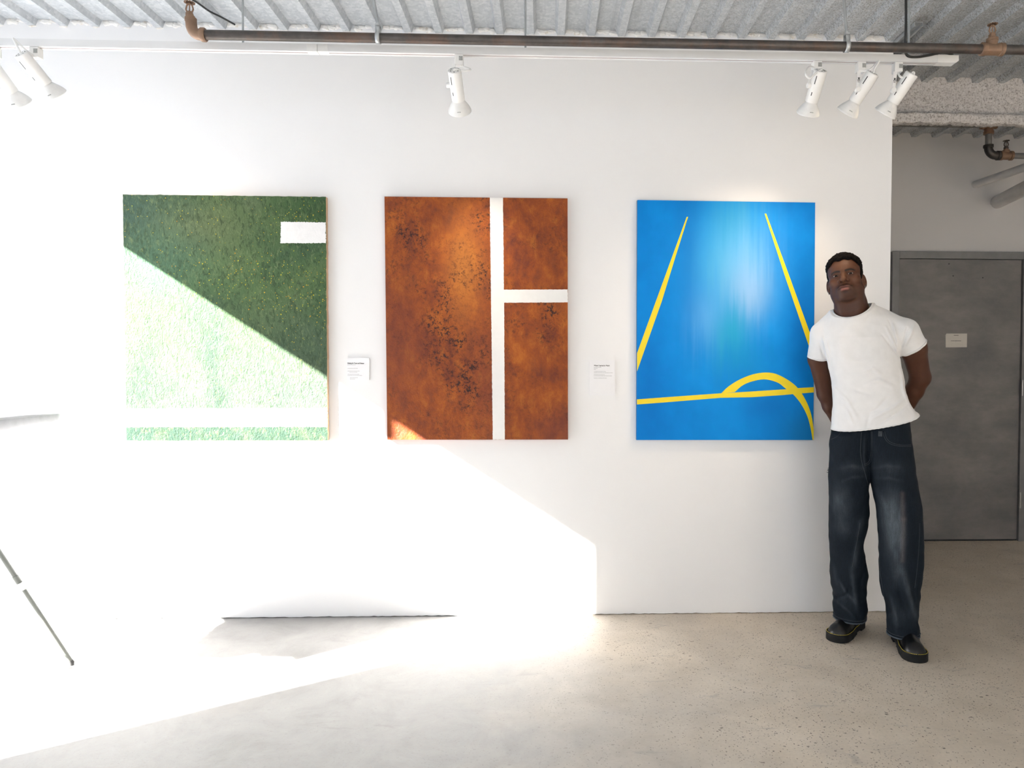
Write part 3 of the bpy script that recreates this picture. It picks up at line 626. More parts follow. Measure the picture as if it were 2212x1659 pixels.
def blue_mat():
    t = NT('blue_gradient_paint', .6, spec=.12); uv = t.uv(); s = t.sep(uv); u, v = s[0], s[1]
    stk = t.noise(t.scale(uv, (26, 1.6, 1)), 1., 4, .6); big = t.noise(uv, 3., 4, .6)
    c = t.ramp(big, [(.3, (.001, .185, .60)), (.5, (.001, .225, .69)), (.7, (.002, .275, .78))])
    c = t.mix(t.math('MULTIPLY', t.gauss(u, v, .50, .55, .34, .60), .55), c, (.008, .30, .78))
    for cu, cv, su, sv in ((.30, .75, .07, .30), (.07, .25, .09, .25), (.95, .5, .09, .35), (.72, .14, .12, .05)): c = t.mix(t.math('MULTIPLY', t.gauss(u, v, cu, cv, su, sv), .40), c, (.002, .11, .45))
    def wob(a, cu, cv, su, sv): return t.math('MULTIPLY', t.gauss(t.math('ADD', u, t.math('MULTIPLY', t.math('SUBTRACT', stk, .5), .10)), t.math('ADD', v, t.math('MULTIPLY', t.math('SUBTRACT', stk, .5), .22)), cu, cv, su, sv), a)
    c = t.mix(wob(.75, .54, .92, .15, .16), c, (.025, .31, .58))
    c = t.mix(wob(.80, .50, .72, .16, .18), c, (.07, .39, .68))
    c = t.mix(wob(.75, .62, .70, .14, .17), c, (.18, .44, .76))
    c = t.mix(wob(.75, .63, .62, .09, .10), c, (.28, .50, .82))
    c = t.mix(wob(.6, .40, .50, .10, .12), c, (.13, .42, .84))
    c = t.mix(wob(.75, .53, .44, .10, .12), c, (.02, .36, .58))
    c = t.mix(wob(.5, .58, .33, .16, .07), c, (.008, .27, .60))
    c = t.mix(t.math('MULTIPLY', t.gauss(u, v, .94, .03, .12, .10), .6), c, (.01, .17, .40))
    t.col(c); t.bump(t.math('ADD', t.noise(t.scale(uv, (30, 7, 1)), 1.5, 4), t.math('MULTIPLY', t.noise(t.scale(uv, (300, 400, 1)), 1., 2), .6)), .12, .002); return t.m
M_edge = plain('raw_panel_edge', (.56, .38, .24), .7); M_canv = plain('primed_canvas', (.78, .78, .77), .7)
M_wp = (lambda t: (t.col(t.ramp(t.noise(t.obj(), 25, 4), [(.3, (.80, .80, .80)), (.7, (.86, .86, .86))])), t.bump(t.noise(t.scale(t.obj(), (60, 60, 30)), 2., 5, .7), .5, .004)) and t.m)(NT('thick_white_paint', .6))
M_wb = plain('white_bar_paint', (.84, .83, .81), .55, 0, .02)
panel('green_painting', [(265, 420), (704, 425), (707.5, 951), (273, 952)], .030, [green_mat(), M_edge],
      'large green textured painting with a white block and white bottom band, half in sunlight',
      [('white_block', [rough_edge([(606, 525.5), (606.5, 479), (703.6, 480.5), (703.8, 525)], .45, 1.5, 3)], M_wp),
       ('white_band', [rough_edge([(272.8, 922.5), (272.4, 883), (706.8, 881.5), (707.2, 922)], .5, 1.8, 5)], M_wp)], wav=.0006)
panel('rust_painting', [(830.5, 424.5), (1226, 428.5), (1227, 949.5), (836.5, 950)], .028, [rust_mat(), plain('rust_edge', (.25, .07, .03), .6)],
      'rust orange painting split by white bars into three fields',
      [('white_bars', [rough_edge([(1064.5, 949.6), (1058, 426.8), (1086.5, 427.1), (1088.5, 625.8), (1226, 625.2), (1226.4, 653), (1089, 654), (1090.5, 949.4)], .18, 3, 8)], M_wb)])
sc = lambda L: [(1350+x/2.911, 410+y/2.911) for x, y in L]
M_yel = plain('yellow_line_paint', (.85, .66, .004), .5, 0, .03, 20)
up_ = spline([(605, 1281), (650, 1238), (720, 1194), (800, 1162), (880, 1149), (950, 1158), (1030, 1199), (1090, 1250), (1140, 1330), (1172, 1415), (1186.5, 1505)], 6)
dn_ = spline([(1180, 1572), (1168, 1500), (1148, 1425), (1110, 1350), (1060, 1288), (1005, 1245), (960, 1212), (880, 1192), (800, 1205), (740, 1230), (690, 1272)], 6)
arch = []
A_ = np.array(up_); B_ = np.array(dn_)[::-1]
def resample(P, n):
    d = np.r_[0, np.cumsum(np.linalg.norm(np.diff(P, axis=0), axis=1))]; s_ = np.linspace(0, d[-1], n); return np.stack([np.interp(s_, d, P[:, k]) for k in (0, 1)], 1)
A_, B_ = resample(A_, 40), resample(B_, 40)
for i in range(39): arch.append(sc([tuple(A_[i]), tuple(A_[i+1]), tuple(B_[i+1]), tuple(B_[i])]))
arch.append(sc([tuple(A_[-1]), (1187, 1574), tuple(B_[-1])]))
tb = [(75.5, 1318), (250, 1305), (430, 1292), (600, 1280), (800, 1268), (1000, 1255), (1100, 1246), (1188, 1241)]
bb = [(75.5, 1350), (250, 1337), (430, 1322), (600, 1308), (800, 1304), (1000, 1290), (1100, 1281), (1188, 1274)]
band = [sc([tb[i], tb[i+1], bb[i+1], bb[i]]) for i in range(7)]
panel('blue_painting', [(1377, 432), (1761, 437.5), (1757, 950.5), (1375, 950.5)], .024, [blue_mat(), plain('blue_edge', (.02, .13, .34), .6)],
      'bright blue painting with yellow court lines beside the standing person',
      [('left_yellow_line', [sc([(388, 171), (397, 170), (318, 420), (232, 700), (76, 1142), (76, 1028), (195, 700), (290, 440)])], M_yel),
       ('right_yellow_line', [sc([(878, 150), (889, 150), (1040, 560), (1194, 985), (1193, 1088), (1012, 560)])], M_yel),
       ('yellow_baseline', band, M_yel), ('yellow_arch', arch, M_yel)], inset=.0006, step=.0003)

def placard(px, title, tx, ty, twid, lines, label, seed):
    th = .0065; yf = D-th-.0015; P = [Wy(x, y, yf) for x, y in px]; o = empty('wall_label', P[0], 0, label, 'wall label')
    rel(MB().prism(P, (0, th, 0)).build('card', plain('white_card', (.85, .85, .87), .5, 0, .01)), o)
    a, b_ = Wy(tx, ty, yf-.0001), Wy(tx+twid, ty, yf-.0001)
    t_ = text_mesh('title_text', title, .012, a, (1, 0, 0), (0, 0, 1), M_ink, None, bold=.03)
    xs = [v.co.x for v in t_.data.vertices]; k = (b_[0]-a[0])/(max(xs)-min(xs))
    for v in t_.data.vertices: v.co.x = a[0]+(v.co.x-a[0])*k; v.co.z = a[2]+(v.co.z-a[2])*max(k, .8)
    rel(t_, o)
    b = MB(); q = random.Random(seed)                       # body copy, too small to read
    for x, y, l in lines:
        e = x
        while e < x+l:
            s_ = q.uniform(1.0, 3.2); A, B = Wy(e, y+.42, yf), Wy(min(e+s_, x+l), y-.42, yf-.0004); b.box((A[0], B[1], A[2]), (B[0], A[1], B[2])); e += s_+.6
    rel(b.build('body_text', plain('grey_ink', (.42, .42, .43), .7)), o)
placard([(749.5, 773), (797.5, 773), (797.5, 821), (749.5, 821)], 'Waiting for Town and Release', 750.5, 786, 36, [(750.5, 788.2, 18), (751, 796, 22), (751, 801.5, 26), (755, 804, 17), (751, 808.5, 25), (751, 811, 31), (756, 816, 17), (756, 818.6, 11)], 'small white label card between the green and rust paintings', 2)
placard([(1273, 778.5), (1328.5, 779), (1328.5, 854.5), (1273, 854)], 'Where I Learned to Watch', 1283, 791, 34, [(1283, 793.5, 16), (1283, 795.8, 8), (1283, 798, 5), (1283, 802.5, 26), (1283, 805.3, 41), (1283, 809.5, 23), (1283, 812, 39), (1283, 816.8, 28)], 'taller white label card between the rust and blue paintings', 4)

# ------------------------------------------------------------------ tall draped stand at the left edge
sx0, sx1, sy0, sy1, sz0, sz1 = -2.56, -2.08, 2.57, 3.14, .655, 1.07
cx0, cy0 = (sx0+sx1)/2, (sy0+sy1)/2
stn = empty('tall_stand', (cx0, cy0, 0), 0, 'tall stand on thin splayed grey metal legs under the white cloth, at the left edge', 'stand')
M_leg = plain('grey_green_metal', (.125, .135, .122), .5, .1); M_foot = plain('dark_rubber', (.05, .05, .05), .7)
rel(MB().box((sx0+.01, sy0+.01, sz1-.032), (sx1-.01, sy1-.01, sz1-.008), .004).build('top_board', plain('white_board', (.75, .75, .75))), stn)
rel(MB().cyl((cx0, cy0, .20), (cx0, cy0, sz1-.03), .0125).build('pole', M_leg, smooth=40), stn)
rel(MB().lathe([(0, .018), (.003, .022), (.037, .022), (.04, .018)], (cx0, cy0, .81), (0, 0, 1), 20).build('hub', M_enam, smooth=40), stn)
rel(MB().lathe([(0, .017), (.03, .017)], (cx0, cy0, .235), (0, 0, 1), 20).build('lower_collar', M_enam, smooth=40), stn)
tip = np.array([-2.007, 3.095, 0.]); hub = np.array([cx0, cy0, .83]); d0 = tip-hub; az = math.atan2(d0[1], d0[0]); rl = math.hypot(d0[0], d0[1])
for k in range(3):
    a = az+k*2*math.pi/3; tp_ = np.array([cx0+rl*math.cos(a), cy0+rl*math.sin(a), 0.012]); h_ = np.array([cx0+.02*math.cos(a), cy0+.02*math.sin(a), .83]); mid_ = h_+(tp_-h_)*.56
    lg = rel(MB().tube([h_, mid_], .0095, 12).tube([mid_+(h_-mid_)*.10, mid_], .0115, 12).tube([mid_, tp_], .0085, 12).build('leg', M_leg, smooth=40), stn)
    ft = MB().tube([tp_+(h_-tp_)*.012, tp_, tp_-np.array([0, 0, .0115])], [.0088, .0105, .0085], 12).build('rubber_foot', M_foot, smooth=40); ft.parent = lg
    rel(MB().tube([mid_, np.array([cx0+.016*math.cos(a), cy0+.016*math.sin(a), .25])], .0055, 10).lathe([(-.016, .0125), (.016, .0125)], mid_, h_-tp_, 14).build('brace', M_enam, smooth=40), stn)
def cloth_mat():
    t = NT('thin_white_cloth', .9, spec=.1); f = t.noise(t.obj(), 300, 2); t.col(t.ramp(f, [(.3, (.80, .80, .83)), (.7, (.84, .84, .86))])); t.bump(f, .1, .001)
    tr = t.n('ShaderNodeBsdfTranslucent'); tr.inputs['Color'].default_value = (.78, .78, .82, 1); mx = t.n('ShaderNodeMixShader'); mx.inputs[0].default_value = .38
    t.t.links.new(t.b.outputs[0], mx.inputs[1]); t.t.links.new(tr.outputs[0], mx.inputs[2]); t.t.links.new(mx.outputs[0], t.t.nodes['Material Output'].inputs['Surface']); return t.m
def cloth():
    per = []; n = 22
    cs = [(sx1, sy0), (sx1, sy1), (sx0, sy1), (sx0, sy0)]
    for (xa, ya), (xb, yb) in zip(cs, cs[1:]+cs[:1]):
        for i in range(n): per.append((xa+(xb-xa)*i/n, ya+(yb-ya)*i/n))
    m = len(per); rows = 16; v = [(cx0, cy0, sz1)]; f = []
    for j in range(rows):
        t_ = j/(rows-1)
        for i, (x, y) in enumerate(per):
            dx, dy = x-cx0, y-cy0; L = math.hypot(dx, dy); fl = .008+.045*t_+.020*t_*math.sin(i*2*math.pi/7.3+.6)*math.sin(i*.35); cn = max(0, 1-min(abs((i % n)), n-(i % n))/3.)
            hem = sz0+.018*math.sin(i*.55)*math.sin(i*.21+1)-.03*cn
            v.append((x+dx/L*(fl+.03*cn*t_), y+dy/L*(fl+.03*cn*t_), sz1-.004+(hem-sz1)*t_ if j else sz1))
    for i in range(m): f.append((0, 1+i, 1+(i+1) % m))
    for j in range(rows-1):
        for i in range(m): f.append((1+j*m+i, 1+(j+1)*m+i, 1+(j+1)*m+(i+1) % m, 1+j*m+(i+1) % m))
    o = mesh('white_cloth', v, f, cloth_mat(), smooth=True); mo = o.modifiers.new('thick', 'SOLIDIFY'); mo.thickness = .0012
    tag(o, 'white cloth draped over the tall stand at the left edge', 'cloth')
    v = []; f = []
    for i, (x, y) in enumerate(per):                        # stitched band round the top, its shade put into the grey
        dx, dy = x-cx0, y-cy0; L = math.hypot(dx, dy)
        for r_, z in ((.0105, sz1-.002), (.0215+.002*math.sin(i*1.3), sz1-.066+.003*math.sin(i*.9))): v.append((x+dx/L*r_, y+dy/L*r_, z))
    for i in range(m): a, c = 2*i, 2*((i+1) % m); f.append((a, a+1, c+1, c))
    h = mesh('top_band', v, f, plain('shaded_band_cloth', (.62, .62, .67), .9), o, smooth=True); mo = h.modifiers.new('thick', 'SOLIDIFY'); mo.thickness = .002; mo.offset = 1
cloth()
# ================================================================== the standing person
# modelled as smooth solids (signed distances) and meshed by surface nets; local axes: x to his left, y away from the camera, z up
MAN = np.array([1.51, 3.232, 0.]); TH = math.atan2(MAN[0], MAN[1])
MR = np.array([[math.cos(TH), -math.sin(TH), 0], [math.sin(TH), math.cos(TH), 0], [0, 0, 1]])
MC = MR@(CAM-MAN)
def Lp(px, py, v): r = MR@ray(px, py); return MC+r*((v-MC[1])/r[1])
def nets(fn, lo, hi, h):
    lo = np.array(lo, float); n = (np.ceil((np.array(hi)-lo)/h/8).astype(int))*8; nb = n//8
    ax = [lo[k]+(np.arange(nb[k])*8+3.5)*h for k in range(3)]
    Bc = np.stack(np.meshgrid(*ax, indexing='ij'), -1).reshape(-1, 3); d = fn(Bc)
    Fv = np.where(d.reshape(nb) < 0, -1., 1.).astype(np.float32); Fv = Fv.repeat(8, 0).repeat(8, 1).repeat(8, 2)
    act = np.nonzero(np.abs(d) < 8*h*1.25+.004)[0]; bi = np.stack(np.unravel_index(act, nb), 1)
    o = np.stack(np.meshgrid(range(8), range(8), range(8), indexing='ij'), -1).reshape(-1, 3)
    for c in range(0, len(bi), 600):
        g = (bi[c:c+600, None, :]*8+o[None]).reshape(-1, 3); Fv[g[:, 0], g[:, 1], g[:, 2]] = fn(lo+g*h)
    s = Fv < 0; cs = np.zeros(n-1, np.int8)
    cor = [(a, b, c) for a in (0, 1) for b in (0, 1) for c in (0, 1)]
    for a, b, c in cor: cs += s[a:n[0]-1+a, b:n[1]-1+b, c:n[2]-1+c]
    ci = np.stack(np.nonzero((cs > 0) & (cs < 8)), 1); m = len(ci)
    V = np.stack([Fv[ci[:, 0]+a, ci[:, 1]+b, ci[:, 2]+c] for a, b, c in cor], 1); acc = np.zeros((m, 3)); cnt = np.zeros((m, 1)); C8 = np.array(cor, float)
    for i in range(8):
        for j in range(i+1, 8):
            if np.abs(C8[i]-C8[j]).sum() == 1:
                x = (V[:, i] < 0) != (V[:, j] < 0); t = np.where(x, V[:, i]/np.where(x, V[:, i]-V[:, j], 1), 0)[:, None]
                acc += np.where(x[:, None], C8[i]+(C8[j]-C8[i])*t, 0); cnt += x[:, None]
    P = lo+(ci+acc/cnt)*h; idm = np.full(n-1, -1, np.int32); idm[ci[:, 0], ci[:, 1], ci[:, 2]] = np.arange(m); Q = []
    for k in range(3):
        a, b = (k+1) % 3, (k+2) % 3; s0 = np.moveaxis(s, (k, a, b), (0, 1, 2)); im = np.moveaxis(idm, (k, a, b), (0, 1, 2))
        e = s0[:-1] != s0[1:]; e[:, 0] = False; e[:, :, 0] = False; e[:, -1] = False; e[:, :, -1] = False
        i, j, l = np.nonzero(e); q = np.stack([im[i, j-1, l-1], im[i, j, l-1], im[i, j, l], im[i, j-1, l]], 1); fl = ~s0[i, j, l]; q[fl] = q[fl][:, ::-1]; Q.append(q)
    Q = np.concatenate(Q); return P, Q[(Q >= 0).all(1)]
def fastmesh(name, P, Q, mats, parent=None, cols=None, midx=None):
    me = bpy.data.meshes.new(name); me.vertices.add(len(P)); me.vertices.foreach_set('co', P.astype(np.float32).ravel()); nq = len(Q)
    me.loops.add(nq*4); me.loops.foreach_set('vertex_index', Q.astype(np.int32).ravel()); me.polygons.add(nq); me.polygons.foreach_set('loop_start', np.arange(nq, dtype=np.int32)*4)
    me.polygons.foreach_set('use_smooth', np.ones(nq, bool))
    for mt in mats: me.materials.append(mt)
    if midx is not None: me.polygons.foreach_set('material_index', midx.astype(np.int32))
    if cols is not None:
        at = me.color_attributes.new('Tone', 'FLOAT_COLOR', 'POINT'); at.data.foreach_set('color', np.c_[cols, np.ones(len(cols))].astype(np.float32).ravel())
    me.update(calc_edges=True); me.validate()
    o = bpy.data.objects.new(name, me); COL.objects.link(o); o.parent = parent; return o
nrm_ = lambda a: a/np.linalg.norm(a)
def cap(P, a, b, ra, rb=None):
    rb = ra if rb is None else rb; a, b = np.array(a, float), np.array(b, float); ab = b-a; q = P-a; t = np.clip(q@ab/(ab@ab), 0, 1); return np.linalg.norm(q-t[:, None]*ab, axis=1)-(ra+(rb-ra)*t)
def ell(P, c, r, Rm=None):
    q = P-np.array(c, float)
    if Rm is not None: q = q@Rm
    r = np.array(r, float); k0 = np.linalg.norm(q/r, axis=1); k1 = np.linalg.norm(q/(r*r), axis=1)+1e-9; return k0*(k0-1)/k1
def smin(a, b, k): h_ = np.clip(.5+.5*(b-a)/k, 0, 1); return b+(a-b)*h_-k*h_*(1-h_)
def smax(a, b, k): return -smin(-a, -b, k)
def sstep(x, a, b): t = np.clip((x-a)/(b-a), 0, 1); return t*t*(3-2*t)
def edge(pts, vf):                                # picture outline -> u as a function of height
    q = np.array(spline(pts, 6)); q = np.array([Lp(x, y, vf(y)) for x, y in q]); i = np.argsort(q[:, 2]); return q[i, 2], q[i, 0]
class Stack:
    """solid of elliptical sections between two outlines; v: centre depth by picture row, rv: half depth by height"""
    def __init__(s, left, right, vrow, rv, n=2.4):
        ys, vs = zip(*vrow); vf = lambda y: np.interp(y, ys, vs)
        s.zl, s.ul = edge(left, vf); s.zr, s.ur = edge(right, vf); zc = np.array([Lp(1880, y, vf(y))[2] for y in np.linspace(600, 1420, 60)])[::-1]; s.vz = zc; s.vv = np.array([vf(y) for y in np.linspace(600, 1420, 60)])[::-1]
        ry, rr_ = zip(*rv); z2 = np.array([Lp(1880, y, vf(y))[2] for y in ry]); i = np.argsort(z2); s.rz, s.rr = z2[i], np.array(rr_)[i]; s.n = n
    def __call__(s, P, off=0.):
        z = P[:, 2]; l = np.interp(z, s.zl, s.ul); r = np.interp(z, s.zr, s.ur); c = (l+r)/2; a = np.maximum((r-l)/2+off, .005); v = np.interp(z, s.vz, s.vv); b = np.maximum(np.interp(z, s.rz, s.rr)+off, .005)
        x, y = np.abs(P[:, 0]-c)/a, np.abs(P[:, 1]-v)/b; k = (x**s.n+y**s.n+1e-12)**(1/s.n); return (k-1)*np.minimum(a, b)*np.clip(.75+.25*np.maximum(a, b)/np.minimum(a, b), 1, 1.6)
def plane3(a, b, c): n = np.cross(b-a, c-a); n = nrm_(n); n = n if n[2] > 0 else -n; return n, n@a     # signed height above the plane
def folds(P, L, front=True):
    """ridges (+) and furrows (-) along picture polylines, in the vertical plane facing the camera"""
    out = np.zeros(len(P))
    for pts, amp, wd in L:
        q = np.array([Lp(x, y, -.06) for x, y in pts])[:, [0, 2]]; best = np.full(len(P), 9.); tt = np.zeros(len(P)); n = len(q)-1; X = P[:, [0, 2]]
        for i in range(n):
            ab = q[i+1]-q[i]; t = np.clip((X-q[i])@ab/(ab@ab), 0, 1); d = np.linalg.norm(X-q[i]-t[:, None]*ab, axis=1); c = d < best; best = np.where(c, d, best); tt = np.where(c, (i+t)/n, tt)
        out += amp*np.exp(-(best/wd)**2)*np.sin(np.pi*np.clip(tt*.86+.07, 0, 1))**.7
    return out

# ---- joints, from the picture
SR, SRh, ER, WR = Lp(1780, 731, .055), Lp(1767, 775, .08), Lp(1783, 850, .145), Lp(1816, 925, .205)      # his right arm (left in the picture)
SL, SLh, EL, WL = Lp(1954, 723, .035), Lp(1973, 752, .065), Lp(1988, 816, .125), Lp(1951, 896, .215)
NB, NT_ = Lp(1841, 690, .04), Lp(1833, 628, .02)
# ---- head frame
HF = nrm_(np.array([-.085, -1., .17])); HX = np.array([math.cos(R(8)), 0, math.sin(R(8))]); HX = nrm_(HX-HF*(HF@HX)); HZ = np.cross(HF, HX)
HZ = HZ if HZ[2] > 0 else -HZ
HM = np.stack([HX, HF, HZ], 1); HC = Lp(1821, 592.5, -.085)-HF*.083
toH = lambda P: (P-HC)@HM
fromH = lambda q: HC+np.array(q)@HM.T
def cranium(q):
    d = ell(q, (0, -.012, .030), (.0745, .098, .084)); d = smin(d, ell(q, (0, .020, .022), (.066, .066, .062)), .02); return d
def head(q):
    x, y, z = q.T; ax_ = np.abs(x); m = np.stack([ax_, y, z], 1)
    d = cranium(q)
    d = smin(d, ell(q, (0, .018, -.050), (.0635, .064, .062)), .03)                           # face block
    d = smin(d, ell(m, (.046, .004, -.070), (.021, .034, .030)), .028)                         # jaw corner
    d = smin(d, ell(q, (0, .055, -.090), (.031, .024, .020)), .030)                            # chin
    d = smin(d, ell(m, (.049, .048, -.022), (.018, .022, .015)), .022)                         # cheekbone
    d = smin(d, cap(m, (.008, .0805, .0175), (.044, .066, .0190), .0090, .0080), .013)          # brow
    d = smax(d, -ell(m, (.0315, .094, -.001), (.020, .0185, .0115)), .010)                     # orbit
    d = smin(d, np.linalg.norm(m-np.array([.0315, .0660, -.0005]), axis=1)-.0165, .004)        # closed lid ball
    d = smin(d, cap(q, (0, .0795, .010), (0, .0985, -.0245), .0085, .0120), .010)                 # nose bridge
    d = smin(d, ell(q, (0, .1000, -.0288), (.0145, .0125, .0102)), .007)                        # tip
    d = smin(d, ell(m, (.0180, .0885, -.0325), (.0092, .0115, .0082)), .006)                   # wing
    d = smin(d, ell(q, (0, .070, -.067), (.032, .0205, .022)), .016)                            # muzzle
    lip = smin(ell(m, (.008, .0875, -.0585), (.0140, .0085, .0062)), ell(m, (.020, .0805, -.0625), (.0100, .0075, .0042)), .006)
    lip = smin(lip, ell(m, (.005, .0865, -.0715), (.0175, .0098, .0075)), .0035)
    d = smin(d, lip, .0035)
    d = smax(d, -cap(m, (0, .0972, -.0648), (.0260, .0845, -.0656), .0015, .0011), .0022)       # mouth line
    d = smax(d, -ell(q, (0, .0950, -.0840), (.016, .008, .0055)), .008)                        # under the lip
    d = smax(d, -ell(m, (.0085, .0970, -.0402), (.0056, .0075, .0040)), .002)                  # nostril
    d = smax(d, -ell(m, (.0318, .0885, -.0016), (.0165, .0130, .0038)), .0012)                 # eye opening
    return d
def ear(q):
    m = q.copy(); m[:, 0] = np.abs(m[:, 0]); a = R(24); Rm = np.array([[math.cos(a), -math.sin(a), 0], [math.sin(a), math.cos(a), 0], [0, 0, 1.]])
    a2 = R(-8); R2 = np.array([[1, 0, 0], [0, math.cos(a2), -math.sin(a2)], [0, math.sin(a2), math.cos(a2)]]); Rm = Rm@R2
    c = np.array([.0775, -.010, -.020]); d = ell(m, c, (.0085, .0185, .031), Rm); d = smin(d, ell(m, (.0755, -.002, -.044), (.0065, .010, .0115)), .008)
    d = smax(d, -ell(m, c+Rm@np.array([.0075, .001, .003]), (.0062, .0115, .0205), Rm), .003)
    return smin(d, ell(m, (.0715, .003, -.022), (.008, .010, .012)), .006)
def neck(P):
    d = cap(P, NB+np.array([.004, .01, -.06]), NT_, .080, .0665); q = toH(P)
    st1 = smin(cap(P, fromH((.050, .0, -.06)), NB+np.array([.018, -.058, -.012]), .016, .013), cap(P, fromH((-.050, .0, -.06)), NB+np.array([-.022, -.058, -.012]), .016, .013), .01)
    tr_ = smin(cap(P, NB+np.array([.040, .030, -.030]), NB+np.array([.010, .022, .070]), .042, .050), cap(P, NB+np.array([-.034, .030, -.040]), NB+np.array([-.010, .022, .060]), .040, .050), .02)
    return smin(smin(d, st1, .03), tr_, .03)
# ---- clothes
torso = Stack([(1800, 668), (1786, 684), (1777, 703), (1776, 732), (1783, 765), (1790, 795), (1796, 830), (1798, 870), (1797, 905), (1796, 935), (1796, 960)],
              [(1893, 660), (1920, 674), (1940, 700), (1946, 730), (1945, 760), (1947, 790), (1953, 820), (1961, 850), (1970, 875), (1983, 895), (1990, 915), (1992, 950)],
              [(650, .05), (720, .035), (800, .02), (960, .03)], [(650, .06), (690, .085), (730, .112), (780, .122), (830, .118), (880, .112), (960, .118)], 2.35)
ZTOP = Lp(1840, 676, .04)[2]
def trunk(P, off=0.):
    d = torso(P, off)
    d = smax(d, P[:, 2]-ZTOP, .04)
    d = smin(d, cap(P, NB+np.array([-.035, .012, -.018]), SR+np.array([.02, 0, .012]), .060+off, .050+off), .035)
    d = smin(d, cap(P, NB+np.array([.050, .012, -.004]), SL+np.array([-.02, 0, .008]), .062+off, .054+off), .035)
    d = smin(d, cap(P, Lp(1888, 686, .05), Lp(1957, 716, .04), .050+off), .030); d = smin(d, cap(P, Lp(1806, 692, .06), Lp(1772, 716, .055), .044+off), .030)
    return smax(d, .90-P[:, 2], .01)
def arms(P, grow=0.):
    d = cap(P, SR, SRh, .058+grow, .0445+grow); d = smin(d, cap(P, SRh, ER, .0445+grow, .0385+grow), .02); d = smin(d, cap(P, ER, ER+(WR-ER)*.35, .0385+grow, .0385+grow), .015); d = smin(d, cap(P, ER+(WR-ER)*.35, WR, .0385+grow, .027+grow), .015)
    mid = (SLh+EL)/2
    e = cap(P, SL, SLh, .061+grow, .0555+grow); e = smin(e, cap(P, SLh, EL, .0545+grow, .0440+grow), .02); e = smin(e, cap(P, EL, EL+(WL-EL)*.35, .0440+grow, .0405+grow), .015); e = smin(e, cap(P, EL+(WL-EL)*.35, WL, .0405+grow, .028+grow), .015)
    return np.minimum(d, e)
HE = plane3(Lp(1797, 921, .03), Lp(1987, 894, .03), Lp(1880, 928, -.085))
CO = plane3(Lp(1800.5, 669, .03), Lp(1883, 655, .03), Lp(1830, 687.5, -.062)); cl_, cr_ = Lp(1800.5, 669, .03), Lp(1883, 655, .03); cc_ = (cl_+cr_)/2
cf_ = Lp(1830, 687.5, -.062); csl = (cr_[2]-cl_[2])/(cr_[0]-cl_[0]); csf = (cl_[2]+csl*(cf_[0]-cl_[0])-cf_[2])/.092
def COz(u, v): q = v-.03; return cl_[2]+csl*(u-cl_[0])+np.where(q < 0, csf*q, .10*q)
n1 = nrm_(SRh-SR); n1 = nrm_(n1+np.array([.12, 0, -.10])); n2 = nrm_(SLh-SL); n2 = nrm_(n2+np.array([.10, 0, -.18]))
SHIRT_F = [([(1929, 700), (1937, 728), (1942, 756)], .0065, .007), ([(1914, 706), (1930, 738), (1941, 762)], .0050, .007), ([(1955, 748), (1968, 722), (1976, 700)], .0050, .009), ([(1948, 752), (1955, 730), (1960, 706)], -.0040, .006),
           ([(1905, 722), (1927, 752), (1944, 772)], -.0040, .006), ([(1920, 690), (1934, 722)], -.0030, .006),
           ([(1776, 728), (1784, 760), (1791, 796)], .0050, .008), ([(1768, 740), (1776, 768), (1786, 788)], -.0040, .007), ([(1784, 735), (1793, 770)], .0035, .008),
           ([(1798, 835), (1830, 865), (1850, 900)], .0035, .012), ([(1958, 858), (1930, 880), (1880, 905)], .0050, .011), ([(1962, 872), (1935, 893), (1895, 918)], -.0040, .009), ([(1860, 806), (1885, 796), (1905, 812)], .0030, .012),
           ([(1870, 830), (1900, 822), (1935, 838)], .0035, .013), ([(1955, 830), (1962, 860), (1980, 890)], -.0050, .008), ([(1948, 800), (1952, 840), (1966, 880)], .0050, .009), ([(1830, 885), (1842, 915)], .0035, .010), ([(1880, 893), (1872, 922)], -.0030, .010), ([(1915, 860), (1893, 885), (1870, 892)], -.003, .010), ([(1845, 840), (1880, 852)], -.002, .012)]
def shirt_solid(P):
    d = trunk(P)
    sl_ = cap(P, SR, SRh+n1*.03, .0655, .0470); sl_ = smax(sl_, (P-SRh)@n1, .003); d = smin(d, sl_, .016)
    sl_ = cap(P, SL, SLh+n2*.03, .0690, .0605); sl_ = smax(sl_, (P-SLh)@n2-.002, .003); d = smin(d, sl_, .014)
    d -= folds(P, [(a, 1.6*b, .78*c) for a, b, c in SHIRT_F])+(vnoise(P*np.array([1, 1, .8])+P[:, [2, 0, 1]]*.5, 19, 4)-.5)*.0062+(vnoise(P*np.array([1, 1, .55]), 48, 6)-.5)*.0016
    return d
def neckhole(P): return (np.sqrt(((P[:, 0]-cc_[0])/.0845)**2+((P[:, 1]-cc_[1]-.010)/.096)**2)-1)*.085
def shirt(P):
    d = shirt_solid(P); h = P@HE[0]-HE[1]; hd = neckhole(P); up_ = P[:, 2]-COz(P[:, 0], P[:, 1])
    d = smin(d, smax(smax(hd-.0045, up_, .004), -(up_+.05), .004), .030)                          # cloth rises to the collar
    d = d-.0018*(1-sstep(np.abs(hd), .0135, .0165))*sstep(up_, -.07, -.05)                       # ribbed collar band
    d = np.maximum(d, -np.maximum(d+.0055, h-.07))                                               # hollow above the hem
    d = np.maximum(d, -(h+.0035*(vnoise(P, 14, 9)-.5)))                                          # cut at the hem
    d = np.maximum(d, -np.maximum(hd+.001, -(up_+.035)))                                         # neck opening
    d = np.maximum(d, -np.maximum(np.linalg.norm((P-cc_)[:, :2], axis=1)-.115, -up_))
    return d
